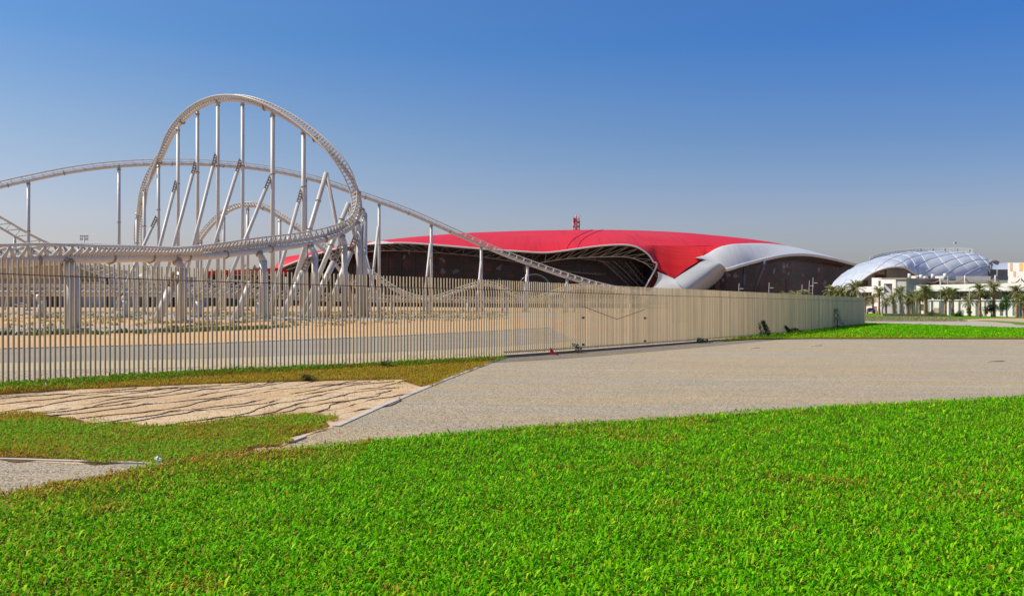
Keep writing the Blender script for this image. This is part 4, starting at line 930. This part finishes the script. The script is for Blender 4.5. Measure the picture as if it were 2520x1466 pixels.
# ---------------------------------------------------------------- palms, trees, shrubs
def leaf_obj(name, P, L, Wd, az, e1, e2, dry, m, parent=None, kind=None):
    return np_mesh(name, *blades_mesh(P, L, Wd, az, e1, e2, dry)[:4], m, {'dry': np.repeat(dry, 5)}, parent, kind)
def frond_leaflets(nf, Lf, e_lo, e_hi, seed, droop=1.0, dryv=0.0):
    r = np.random.default_rng(seed); Ps, azs, e1s, Ls = [], [], [], []
    stems = []
    for f in range(nf):
        az = f * 2.399 + r.uniform(-.25, .25); e0 = RAD(r.uniform(e_lo, e_hi)); L = Lf * r.uniform(.8, 1.1); k = 22
        p = np.zeros(3); e = e0; pts = [p.copy()]
        for i in range(k):
            e -= droop * (0.035 + .045 * i / k); p = p + L / k * np.array([math.cos(az) * math.cos(e), math.sin(az) * math.cos(e), math.sin(e)]); pts.append(p.copy())
            if i > 2:
                for s in (-1, 1):
                    Ps.append(p.copy()); azs.append(az + s * r.uniform(.55, .85)); e1s.append(e + r.uniform(.1, .45)); Ls.append(Lf * .26 * math.sin(math.pi * (.18 + .74 * i / k)) * r.uniform(.8, 1.15))
        stems.append(pts)
    return np.array(Ps), np.array(azs), np.array(e1s), np.array(Ls), stems
PALM_PARTS = []
for v in range(3):
    P_, a_, e_, L_, stems = frond_leaflets(34, 2.1, -8, 82, 40 + v)
    crown = blades_mesh(P_, L_, np.full(len(P_), .085), a_, e_, e_ - .5, np.clip(np.random.default_rng(v).normal(.08, .12, len(P_)), 0, 1))
    P2, a2, e2, L2, st2 = frond_leaflets(13, 1.55, -62, -18, 60 + v, .6)
    dryc = blades_mesh(P2, L2, np.full(len(P2), .07), a2, e2, e2 - .6, np.full(len(P2), .85))
    PALM_PARTS.append((crown, stems, dryc, st2))
def make_palm(v, h):
    crown, stems, dryc, st2 = PALM_PARTS[v]
    root = thing('date_palm', 'x', 'palm tree', (0, 0, 0), group='date palms in front of the white building')
    k = 18; zz = np.linspace(0, h, k * 2); rr = [(.27 if i % 2 else .22) * (1.25 - .35 * i / (2 * k)) for i in range(2 * k)]
    lean = random.uniform(-.15, .15)
    MB().tube([(lean * (z / h) ** 2, 0, z) for z in zz], rr, 10).build('trunk', M['trunk'], root, True)
    off = np.array([lean, 0, h])
    c = np_mesh('crown', crown[0] + off, crown[1], crown[2], crown[3], M['palm_leaf'], {'dry': crown[4]}, root)
    s = MB()
    for pts in stems: s.tube([q + off for q in pts[::4]], [.035, .03, .025, .02, .015, .01][:len(pts[::4])], 4)
    s.build('frond_stem', M['palm_leaf'], root, True)
    np_mesh('dry_fronds', dryc[0] + off, dryc[1], dryc[2], dryc[3], M['palm_leaf'], {'dry': dryc[4]}, root)
    return root
palms = [  # zoom x, crown centre zoom y, ground zoom y (None: stands behind the fence), description
    (-395, 765, None, 172, 'small date palm crown peeping over the fence beside the dark glass wall, nearest the silver foot'),
    (-292, 752, None, 176, 'second date palm crown over the fence, under the dark canopy soffit'),
    (-205, 762, None, 170, 'third date palm crown over the fence, close to the two street lamps'),
    (150, 688, None, 168, 'date palm crown over the fence below the low end of the dome'),
    (262, 690, None, 166, 'narrow date palm crown over the fence between two fuller palms'),
    (432, 645, None, 160, 'big date palm standing at the very end of the fence'),
    (560, 800, 945, None, 'brownish date palm behind the parked dark blue car'),
    (655, 770, 940, None, 'thin dark date palm in front of the blank white block'),
    (732, 692, 958, None, 'tall date palm in front of the white frame of the grey portal block'),
    (815, 810, 950, None, 'small drooping brown date palm under the portal block'),
    (905, 765, 935, None, 'brownish date palm under the grey side of the portal block'),
    (992, 695, 968, None, 'tall date palm at the grey corner of the portal block'),
    (1082, 790, 960, None, 'low date palm before the dark ground floor opening'),
    (1135, 748, 955, None, 'slim date palm before the dark ground floor opening'),
    (1232, 745, 968, None, 'slim date palm at the pale end of the dark ground floor opening'),
    (1300, 672, 980, None, 'fullest tall date palm beside the yellow green hedge'),
    (1318, 700, 976, None, 'date palm half hidden behind the fullest palm by the hedge'),
    (1548, 715, 980, None, 'date palm in front of the first wide window slot'),
    (1640, 708, 978, None, 'date palm with bare straight trunk between two window slots'),
    (1975, 655, 992, None, 'tall date palm beside the small pale blue car'),
    (2150, 650, 992, None, 'tall bushy date palm rising behind a round green tree'),
    (2432, 690, 998, None, 'tall date palm beyond the second round green tree'),
    (2520, 800, 990, None, 'short date palm cut by the picture edge'),
    (1850, 800, 965, None, 'slender olive date palm behind the lamp pole')]
for i, (zx, cy, by, Y, lab) in enumerate(palms):
    px, cyp = r8(zx, cy)
    if by is not None: b = foot(px, min(gp(px, r8(zx, by)[1]).y, .945 * fy(zx))); Y = b.y
    else: b = foot(px, Y)
    h = at(px, cyp, Y).z - b.z
    r = make_palm(i % 3, h); r.location = b; sc = 1.0 if cy < 720 else .82
    r.rotation_euler = (0, 0, random.uniform(0, 6.28)); r['label'] = lab if len(lab.split()) <= 16 else ' '.join(lab.split()[:16])
    if by is None and zx < 0: r['group'] = 'date palms behind the fence'
def clump_tree(name, label, cat, base, h, R, m, trunk_h, n=2600, leaf=.22, lobes=9, squash=.85, seed=0, group=None, dry=.05, bark='bark'):
    r = np.random.default_rng(seed); root = thing(name, label, cat, base, group=group)
    c0 = np.array([0, 0, h - R * squash]); C_ = c0 + r.normal(0, .45, (lobes, 3)) * np.array([R, R, R * squash]); rl = R * r.uniform(.38, .62, lobes)
    k = r.integers(0, lobes, n); d = r.normal(0, 1, (n, 3)); d /= np.linalg.norm(d, axis=1, keepdims=True)
    P = C_[k] + d * (rl[k] * r.uniform(.45, 1.05, n))[:, None]; P[:, 2] = np.maximum(P[:, 2], .05)
    az = r.uniform(0, 6.28, n); e1 = r.uniform(-.6, .9, n)
    leaf_obj('crown', P, leaf * r.uniform(.7, 1.4, n), leaf * .6 * r.uniform(.7, 1.3, n), az, e1, e1 - .5, np.clip(r.normal(dry, .1, n), 0, 1), M[m], root)
    t = MB(); t.tube([(0, 0, 0), (.03, .02, trunk_h * .6), (0, 0, trunk_h), tuple(c0)], [.12, .09, .08, .03], 8)
    for q in C_[:5]: t.tube([(0, 0, trunk_h * .9), tuple((q + np.array([0, 0, trunk_h])) / 2 + np.array([.03, 0, 0])), tuple(q)], [.06, .04, .015], 5)
    t.build('trunk', M[bark], root, True)
    return root
b = gp(*r8(2115, 992)); clump_tree('round_tree', 'round deep green tree beside the red box', 'tree', b, at(*r8(2115, 775), b.y).z - b.z, 1.35, 'tree_leaf', 1.3, 3200, .20, 10, 1.05, 3)
b = gp(*r8(2310, 996)); clump_tree('round_tree', 'flat topped deep green tree on a thin trunk before the grey wall', 'tree', b, at(*r8(2315, 755), b.y).z - b.z, 1.5, 'tree_leaf', 2.1, 3200, .20, 10, .65, 4)
b = gp(*r8(1845, 985)); clump_tree('slim_shrub', 'slim olive shrub climbing beside the lamp pole', 'shrub', b, at(*r8(1845, 850), b.y).z - b.z, .5, 'hedge_leaf', .5, 900, .16, 6, 1.8, 5)
b = gp(*r8(1740, 988)); clump_tree('bush', 'spreading olive bush at the foot of the white wall', 'bush', b, 1.0, .95, 'hedge_leaf', .3, 1500, .16, 9, .5, 6)
bb = gp(*r8(1690, 988)); clump_tree('bush', 'lower olive bush next to the spreading one, nearer the bare trunk palm', 'bush', bb, .8, .7, 'hedge_leaf', .2, 1000, .16, 7, .5, 7)
def leaf_box(name, label, cat, a, b_, w, h, m, n, leaf, dry, seed, kind=None):
    r = np.random.default_rng(seed); a, b_ = Vector(a), Vector(b_); t = r.uniform(0, 1, n)
    P = np.array(a)[None] * (1 - t)[:, None] + np.array(b_)[None] * t[:, None]
    x = P[:, 0]; hh = h * (.55 + .75 * fnoise(x, P[:, 1], .45))
    dy = r.uniform(-w / 2, w / 2, n); P[:, 1] += dy; P[:, 2] += hh * np.sqrt(np.clip(1 - (2 * dy / w) ** 2, .05, 1)) * r.uniform(.1, 1, n) ** .5
    az = r.uniform(0, 6.28, n); e1 = r.uniform(-.2, 1.2, n)
    dr = np.clip(dry * 2 * fnoise(x, P[:, 1], .3) + r.normal(0, .1, n), 0, 1)
    o = leaf_obj(name, P, leaf * r.uniform(.6, 1.4, n), leaf * .5 * r.uniform(.6, 1.3, n), az, e1, e1 - .4, dr, M[m], None, kind)
    return tag(o, label, cat)
a, b = gp(*r8(1330, 985)), gp(*r8(1480, 985)); leaf_box('hedge', 'short yellow green clipped hedge beside the fullest palm', 'hedge', a, b, 1.0, .85, 'hedge_leaf', 2600, .14, .1, 8)
rows = [((535, 1014), (1450, 1016), .30), ((535, 1030), (1650, 1032), .34), ((540, 1045), (1745, 1048), .32)]
for i, (p, q, h) in enumerate(rows):
    a, b = gp(*r8(*p)), gp(*r8(*q)); leaf_box('ground_shrubs', None, None, a, b, 4, h, 'shrub_leaf', 5200, .18, .3, 20 + i, 'stuff')
# climbers and weeds at the foot of the fence
def fence_plant(px, h, R, label, n=260, seed=0, dry=.1):
    q, t, nn_ = fence_at(px); b = q + nn_ * .28; b.z = gz(b.x, b.y) + .02
    r = np.random.default_rng(seed); root = thing('fence_plant', label, 'plant', b, group='plants at the foot of the fence')
    z = r.uniform(.05, 1, n); rad = R * (1.1 - z * .75) * np.sqrt(r.uniform(.05, 1, n)); an = r.uniform(0, 6.28, n)
    P = np.stack([np.cos(an) * rad + .12 * np.sin(z * 5), np.sin(an) * rad * .6, z * h], 1); e1 = r.uniform(-.3, 1.0, n)
    leaf_obj('foliage', P, r.uniform(.09, .2, n), r.uniform(.05, .1, n), r.uniform(0, 6.28, n), e1, e1 - .6, np.clip(r.normal(dry, .15, n), 0, 1), M['vine_leaf'], root)
    MB().tube([(0, 0, 0), (.05, 0, h * .4), (-.03, .02, h * .75), (.04, 0, h * .98)], [.03, .025, .02, .008], 6).build('stem', M['bark'], root, True)
fence_plant(1860, .85, .2, 'thin half dead climber at the fence, close to the leafy one', 120, 1, .6)
fence_plant(1872, 1.0, .24, 'tall leafy climber on the fence where the far lawn begins', 420, 2)
fence_plant(1928, .55, .22, 'short leafy climber on the middle of the dark fence stretch', 260, 3)
fence_plant(1948, .35, .6, 'low tuft of weed on the dark fence stretch', 220, 4)
fence_plant(2052, 1.7, .6, 'tall straggly climber near the far end of the dark fence', 320, 5, .25)
fence_plant(1408, .35, .25, 'small grey weed at the fence footing under the gate', 90, 6, .5)
fence_plant(1716, .2, .5, 'flat green weed patch at the fence footing on the gravel', 160, 7, .1)
# spiky tuft on the verge strip
def tuft(px, py, R, h, label, m='weed_leaf', n=160, seed=0):
    b = gp(px, py); r = np.random.default_rng(seed); az = r.uniform(0, 6.28, n); e1 = r.uniform(.5, 1.4, n)
    o = leaf_obj('grass_tuft', np.array(b)[None] + np.stack([np.cos(az) * .05, np.sin(az) * .05, 0 * az], 1), R * r.uniform(.5, 1.1, n) + h * .3, np.full(n, .018), az, e1, e1 - .9, np.clip(r.normal(.35, .3, n), 0, 1), M[m])
    return tag(o, label, 'grass tuft')
tuft(950, 906, .35, .3, 'spiky grass tuft in the dry verge before the fence', seed=3)
tuft(756, 937, .22, .3, 'dark twiggy tuft at the edge of the bare sand bed', seed=4)

# ---------------------------------------------------------------- small things
for i, (px, ty, Y, lab) in enumerate(((1816, 697, 236, 'slim street lamp over the fence before the slanted glass wall struts'), (1890, 695, 240, 'lone slim street lamp over the fence before the dark glass wall'), (1971, 700, 250, 'street lamp sunk among the palm crowns behind the fence'), (1989, 690, 246, 'shorter of the two street lamps standing close together'), (1998, 683, 238, 'taller of the two street lamps standing close together'))):
    b = foot(px, Y); t = thing('street_lamp', lab, 'street lamp', b, group='street lamps behind the fence'); tp = at(px + 3, ty, Y)
    MB().tube([b, tp], [.09, .05], 8).build('pole', M['lamp_metal'], t)
    q = at(px + 5, ty + 13, Y); MB().tube([at(px + 1.5, ty + 15, Y), q], .05, 6).build('arm', M['lamp_metal'], t)
    MB().box(q + Vector((.5, 0, 0)), (1.0, .5, .16), taper=.6).build('lamp_head', M['seam'], t)
for px_z, ty, by, lab in ((1185, 800, 968, 'short thin pole between the slim palms'), (1490, 560, 972, 'tall thin lamp pole in front of the upper white fascia'), (1845, 640, 984, 'thin lamp pole beside the slim olive shrub'), (1578, 500, 600, 'stout pole on the roof terrace edge')):
    px, py = r8(px_z, by); b = gp(px, py) if by > 700 else fat(px_z, by)
    t = thing('lamp_pole', lab, 'pole', b); tp = at(*r8(px_z, ty), b.y)
    MB().tube([b, tp], [.09, .05], 8).build('pole', M['lamp_metal'], t); MB().box(tp + Vector((.15, 0, .05)), (.5, .25, .12), taper=.7).build('lamp_head', M['seam'], t)
def car(label, base, rz, paint, rear=True):
    t = thing('parked_car', label, 'car', base, rz)
    prof = [(-2.2, .35), (-2.25, .75), (-2.05, .98), (-1.55, 1.02), (-1.05, 1.38), (-.2, 1.46), (.55, 1.36), (1.15, 1.0), (1.95, .86), (2.2, .68), (2.22, .35)]
    k = MB(); rows_ = []
    for yy, sq in ((-.88, .0), (-.84, .06), (-.62, .12), (0, .14), (.62, .12), (.84, .06), (.88, .0)):
        rows_.append([(x, yy * (1 - .16 * max(0, z - .95) / .5), z + (sq - .1) * (.3 if z > .6 else 0)) for x, z in prof])
    k.grid(rows_); 
    for yy in (-.88, .88): k.add([(x, yy * (1 - .16 * max(0, z - .95) / .5), z - (.03 if z > .6 else 0)) for x, z in prof], [tuple(range(len(prof)))])
    k.build('body', M[paint], t, True)
    MB().add([(-1.63, -.60, 1.05), (-1.63, .60, 1.05), (-1.12, .53, 1.38), (-1.12, -.53, 1.38)], [(0, 1, 2, 3)]).build('rear_window', M['glass_dark'], t, True)
    MB().add([(1.18, -.6, 1.03), (1.18, .6, 1.03), (.60, .53, 1.37), (.60, -.53, 1.37)], [(3, 2, 1, 0)]).build('windscreen', M['glass_dark'], t, True)
    for s in (-1, 1):
        MB().add([(-1.4, .845 * s, 1.05), (.95, .85 * s, 1.02), (.5, .775 * s, 1.31), (-.95, .775 * s, 1.33)], [(0, 1, 2, 3)]).build('side_window', M['glass_dark'], t, True)
        MB().box((-2.25, .66 * s, .80), (.06, .36, .16)).build('tail_lamp', M['lamp_red'], t, True)
        MB().box((2.16, .62 * s, .68), (.12, .36, .14)).build('headlight', M['seam'], t, True)
        for x in (-1.35, 1.35): MB().tube([(x, .72 * s, .32), (x, .90 * s, .32)], .32, 16).build('wheel', M['tyre'], t, True)
    MB().box((-2.27, 0, .62), (.03, .5, .12)).build('number_plate', M['plate'], t, True)
    return t
b = gp(*r8(630, 950)); car('dark blue car parked at the end of the fence seen from behind', b, RAD(72), 'car_paint')
b = gp(*r8(1868, 972)); car('small pale blue car half hidden by the olive bushes', b, RAD(60), 'car_silver')
b = foot(53, 285); car('white car parked before the grey base of the beige hall', b, RAD(8), 'white_wall')
b = gp(*r8(2055, 985)); t = thing('red_box', 'upright red box on a post before the white wall', 'box', b)
MB().tube([b, b + Vector((0, 0, .5))], .07, 8).build('post', M['lamp_metal'], t); MB().box(b + Vector((0, 0, 1.05)), (.55, .45, 1.2), taper=.92).build('box', M['red_paint'], t)
q, t_, n_ = fence_at(1339)                       # a crushed cone lying against the fence
b = q + n_ * .40; b.z = gz(b.x, b.y) + .01
t = thing('traffic_cone', 'squashed red traffic cone slumped against the fence footing', 'traffic cone', b, RAD(20))
k = MB(); rings = []
for i, s in enumerate(np.linspace(0, 1, 9)):
    r_ = .09 * (1 - s) + .015; rings.append([(math.cos(a) * r_ * (1.1 + .22 * math.sin(3 * a + 4 * s)) - .10 * s, math.sin(a) * r_ * .75, .05 + .23 * s * (1 - .12 * math.sin(a * 2))) for a in np.linspace(0, 2 * math.pi, 19)])
k.grid(rings); k.build('cone', M['red_plastic'], t, True)
MB().box((.10, 0, .06), (.22, .18, .06), Matrix.Rotation(.22, 3, 'Y')).build('base', M['red_plastic'], t, True)
b = gp(391, 1140); t = tag(bpy.data.objects.new('paper_litter', bpy.data.meshes.new('paper_litter')), 'crumpled white paper caught in the weeds at the lawn edge', 'litter'); C.objects.link(t)
bm = bmesh.new(); bmesh.ops.create_icosphere(bm, subdivisions=3, radius=.036)
for v in bm.verts:
    f = 1 + .5 * (vnoise(np.array([v.co.x]), np.array([v.co.y + v.co.z]), 40)[0] - .5); v.co = Vector((v.co.x * 1.5 * f, v.co.y * 1.1 * f, v.co.z * .9 * f + (.02 if v.co.x < 0 else 0)))
bm.to_mesh(t.data); bm.free(); t.data.materials.append(M['paper']); t.location = b + Vector((0, 0, .04))
for px, py, L, rz, lab, mm in ((2008, 851, .62, .1, 'short bleached stick lying on the gravel below the far lawn', 'wood'), (1858, 857, .5, .3, 'thin tan stick on the gravel near the fence', 'wood'), (2450, 890, .7, .15, 'flat tan scrap on the gravel tracks', 'tan_panel'), (172, 1190, .45, .25, 'dark twig on the small gravel wedge', 'bark')):
    b = gp(px, py, .02); d = Vector((math.cos(rz), math.sin(rz), 0)) * L / 2
    k = MB().tube([b - d, b + d * .2 + Vector((0, 0, .015)), b + d], [.018, .022, .012], 6); o = k.build('stick', M[mm]); tag(o, lab, 'stick')
b = gp(115, 955); k = MB().tube([gp(113, 948, .02), gp(112, 953, .10), gp(116, 958, .03)], .012, 6); tag(k.build('hose_end', M['paper']), 'white curled hose end sticking up by the fence verge', 'hose')
# drip hoses over the bare bed
ords = ['first', 'second', 'third', 'fourth', 'fifth', 'sixth', 'seventh', 'eighth', 'ninth', 'tenth', 'eleventh', 'twelfth', 'thirteenth', 'fourteenth', 'fifteenth', 'sixteenth', 'seventeenth', 'eighteenth']
HS = [((-60, 986), (330, 956)), ((-60, 1004), (440, 950)), ((-40, 1016), (520, 947)), ((20, 1022), (600, 943)), ((95, 1020), (660, 941)), ((110, 1019), (740, 940)), ((150, 1028), (800, 940)), ((200, 1032), (870, 938)), ((215, 1050), (905, 940)), ((290, 1046), (960, 938)), ((370, 1056), (1000, 938)), ((430, 1056), (1035, 941)), ((560, 1044), (960, 963)), ((620, 1042), (985, 962)), ((745, 1036), (1010, 963)), ((780, 1037), (1020, 972))]
for i, (a, b) in enumerate(HS):
    A_, B_ = gp(*a), gp(*b); L = (B_ - A_).length; k = int(L / .10); d = (B_ - A_) / L; n = Vector((-d.y, d.x, 0)); ph = random.uniform(0, 9)
    pts = []
    for j in range(k + 1):
        s = j / k; x = s * L
        w = .16 * math.sin(x * .9 + ph) + .09 * math.sin(x * 2.3 + ph * 2) + .03 * math.sin(x * 6.1 + ph) + .22 * (fnoise(np.array([x]), np.array([i * 9.]), .7)[0] - .5)
        p = A_.lerp(B_, s) + n * w; p.z = gz(p.x, p.y) + .014 + .016 * max(0, math.sin(x * 3.3 + ph)) ** 6 - .016 * max(0, math.sin(x * .7 + ph * 3)) ** 5 - .008 * max(0, math.sin(x * 2.7 + ph)) ** 5; pts.append(p)
    o = MB().tube(pts, .0115, 6).build('drip_hose', M['hose'])
    tag(o, 'thin dark drip hose across the bare sand, %s hose counted from the fence' % ords[i], 'hose', 'drip hoses on the bare sand')

# ---------------------------------------------------------------- lawn, weeds, gravel
def field(name, poly, dens, size, wid, m, dryf, lo=.35, hi=1.35, zoff=.012, seed=1):
    global rng
    XY = scatter(poly, dens); n = len(XY); x, y = XY[:, 0], XY[:, 1]
    sz = size(x, y) * rng.uniform(.6, 1.35, n); big = rng.random(n) < .05; sz[big] *= 1.45
    P = np.stack([x, y, gz(x, y) + zoff], 1); e1 = rng.uniform(lo, hi, n); e2 = e1 - rng.uniform(.2, 1.3, n)
    dry = np.clip(dryf(x, y, n), 0, 1)
    P[:, 2] += rng.uniform(0, .35, n) * sz * (1 - .6 * dry) + np.clip(fnoise(x, y, 1.7) - .35, 0, 1) * sz * .9
    o = leaf_obj(name, P, sz, sz * wid * rng.uniform(.7, 1.35, n), rng.uniform(0, 6.283, n), e1, e2, dry, M[m], None, 'stuff')
    return o
el = [(p[0], p[1]) for p in edge]
def lawn_dry(x, y, n):
    d = edge_dist(x, y, el); f = fnoise(x, y, .35); f2 = fnoise(x + 40, y, 1.3)
    rim = (np.exp(-d / .8) + .14 * np.exp(-d / 2.6)) * np.where(x < -2.0, .95, .12) * (f2 * 1.7)
    spot = np.clip((f2 - .66) * 5, 0, .7) * (f > .42)
    ylw = np.clip((f - .62) * 2.5, 0, .35)
    return (rng.random(n) < rim + spot * .6 + ylw * .6 + .085) * rng.uniform(.35, 1, n) + rim * .25
def lawn_dens(x, y): return np.where(y < 3.6, 400, np.clip(30000 / np.maximum(y, 4) ** 1.15, 700, 5200)) * 1.0
field('grass', wavy(el, .05, .25, False) + [(20, 1.5), (-14, 1.5)], lawn_dens, lambda x, y: .050 + .0005 * y, .21, 'lawn_leaf', lawn_dry)
scruff = [(p[0], p[1]) for p in G((-330, 1026), (0, 1021), (110, 1022), (230, 1046), (350, 1051), (500, 1045), (640, 1031), (760, 1021), (828, 1030), (806, 1050), (745, 1068), (704, 1080), (684, 1099), (480, 1129), (395, 1143), (180, 1137), (0, 1131), (-330, 1119))]
sl_ = scruff + scruff[:1]
def scruff_dry(x, y, n):
    d = edge_dist(x, y, sl_); f = fnoise(x, y, .45); return (rng.random(n) < np.clip((f - .43) * 2.6, 0.08, .85) + np.exp(-d / .4) * .4) * rng.uniform(.4, 1, n)
def thin(poly, line, base):
    def dens(x, y): return np.full(len(x), base)
    return dens
sheet('weed_soil', wavy(scruff, .18, .3), .013, M['weed_soil'])
field('ground_cover', wavy(scruff, .22, .3), lambda x, y: np.full(len(x), 2300.), lambda x, y: np.full(len(x), .048), .26, 'scruff_leaf', scruff_dry)
sp = G(*[(p[0], p[1] - 1) for p in FENCE_PX if p[0] <= 1240]) + G((1246, 881), (1195, 897), (1120, 926), (1075, 944), (1035, 952), (985, 934), (860, 936), (700, 940), (560, 944), (350, 952), (200, 958), (100, 966), (0, 972), (-330, 992))
strip = [(p[0], p[1]) for p in sp]; fl_ = [(p[0], p[1]) for p in fence_line]
def strip_dry(x, y, n):
    d = edge_dist(x, y, fl_); f = fnoise(x, y, .5)
    return (rng.random(n) < np.clip((d - .8) * .9 + (f - .52) * 1.8 + np.where(x > -7, .18, -.08), .04, .95)) * rng.uniform(.5, 1, n)
sheet('verge_soil', wavy(strip, .10, .4), .013, M['weed_soil'])
field('verge_grass', wavy(strip, .12, .4), lambda x, y: np.full(len(x), 1000.), lambda x, y: np.full(len(x), .075), .22, 'scruff_leaf', strip_dry)
upl = [(p[0], p[1]) for p in upper_edge + upper_back]; ue = [(p[0], p[1]) for p in upper_edge]
def up_dry(x, y, n):
    d = edge_dist(x, y, ue); f = fnoise(x, y, .12); return (rng.random(n) < np.exp(-d / .9) * 1.1 + np.clip((f - .55) * 1.5, .03, .5)) * rng.uniform(.4, 1, n)
field('far_grass', wavy(upl, .12, .8), lambda x, y: np.full(len(x), 150.), lambda x, y: .10 + 0 * x, .35, 'lawn_leaf', up_dry, .6, 1.45, .05)
# loose plants spreading out from the ground cover over the bed, and weeds of the coaster field
def clusters(name, poly, nc, per, rad, size, m, dryp, wid=.22):
    c = scatter(poly, lambda x, y: np.full(len(x), 3.0)); c = c[rng.permutation(len(c))[:nc]]
    k = np.repeat(np.arange(len(c)), per); n = len(k); r = np.abs(rng.normal(0, 1, n)) * rad * rng.uniform(.3, 1.2, len(c))[k]; a = rng.uniform(0, 6.28, n)
    x, y = c[k, 0] + np.cos(a) * r, c[k, 1] + np.sin(a) * r; e1 = rng.uniform(.2, 1.4, n)
    leaf_obj(name, np.stack([x, y, gz(x, y) + .012], 1), size * rng.uniform(.5, 1.4, n), size * wid * rng.uniform(.6, 1.4, n), rng.uniform(0, 6.28, n), e1, e1 - .6, np.clip((rng.random(n) < dryp) * rng.uniform(.4, 1, n) , 0, 1), M[m], None, 'stuff')
bedp = [(p[0], p[1]) for p in G((0, 1012), (110, 1012), (300, 1040), (640, 1022), (790, 1014), (835, 1028), (650, 1040), (350, 1056), (100, 1026))]
clusters('creeping_weeds', bedp, 90, 30, .16, .055, 'scruff_leaf', .6)
vb = [(p[0], p[1]) for p in G((-100, 966), (0, 962), (130, 950), (350, 942), (700, 930), (1000, 926), (1040, 945), (1000, 940), (860, 942), (560, 950), (350, 958), (130, 966), (0, 977), (-100, 980))]
clusters('creeping_weeds', vb, 260, 26, .16, .05, 'scruff_leaf', .8)
clusters('creeping_weeds', [(p[0], p[1]) for p in G((930, 936), (1060, 932), (1090, 938), (1050, 962), (960, 958))], 60, 50, .18, .06, 'scruff_leaf', .9)
fieldp = [(p[0], p[1]) for p in G((-300, 770), (300, 768), (700, 768), (1000, 764), (1250, 766), (1250, 786), (900, 800), (500, 815), (0, 826), (-300, 826))]
clusters('field_weeds', fieldp, 1500, 26, .5, .26, 'weed_leaf', .45, .2)
rowp = [(p[0], p[1]) for p in G((-300, 824), (100, 821), (330, 818), (420, 814), (700, 804), (700, 808), (420, 819), (330, 822), (100, 826), (-300, 829))]
clusters('field_weeds', rowp, 85, 80, .5, .30, 'weed_leaf', .15, .2)
def pebbles(name, poly, dens, r0, m):
    XY = scatter(poly, dens); n = len(XY); r = r0 * rng.uniform(.5, 1.7, n); o6 = np.array([[1, 0, 0], [0, 1, 0], [-1, 0, 0], [0, -1, 0], [0, 0, .7], [0, 0, -.4]])
    V = o6[None] * r[:, None, None] * rng.uniform(.6, 1.3, (n, 6, 1)); V[:, :, 0] += XY[:, :1]; V[:, :, 1] += XY[:, 1:]; V[:, :, 2] += (gz(XY[:, 0], XY[:, 1]) + .006)[:, None]
    t = np.array([0, 1, 4, 1, 2, 4, 2, 3, 4, 3, 0, 4]); lp = (np.arange(n)[:, None] * 6 + t[None]).ravel()
    np_mesh(name, V.reshape(-1, 3), lp, np.arange(n * 4) * 3, np.full(n * 4, 3), m, None, None, 'stuff')
mp = leaf_mat('loose gravel stones', [(0.40, .31, .22), (0.30, .24, .17), (0.20, .15, .10), (0.54, .44, .33), (0.42, .29, .17), (0.14, .10, .07)], [(.4, .3, .2)], 0.0, .9)
gpoly = [(e[0], e[1]) for e in edge[7:]] + [(p[0], p[1]) for p in G((2700, 905), (1260, 884), (1030, 965), (850, 1046), (715, 1092))]
pebbles('loose_gravel', gpoly, lambda x, y: np.clip(9000 / y ** 1.25, 60, 420), .008, mp)
pebbles('loose_gravel', [(p[0], p[1]) for p in G((-200, 1130), (0, 1133), (390, 1147), (200, 1183), (0, 1221), (-200, 1262))], lambda x, y: np.full(len(x), 420.), .007, mp)
clod = leaf_mat('sand clods', [(0.50, .36, .22), (0.36, .24, .14), (0.60, .47, .32), (0.28, .18, .10)], [(.4, .3, .2)], 0.0, .95)
pebbles('sand_clods', [(p[0], p[1]) for p in G((-200, 985), (0, 975), (350, 954), (700, 942), (1000, 937), (1040, 960), (840, 1040), (350, 1048), (110, 1022), (-200, 1022))], lambda x, y: np.full(len(x), 110.), .017, clod)
pebbles('sand_clods', [(p[0], p[1]) for p in G((-300, 960), (0, 944), (400, 918), (930, 893), (1240, 877), (1240, 866), (930, 880), (400, 905), (0, 925), (-300, 945))], lambda x, y: np.full(len(x), 22.), .05, clod)
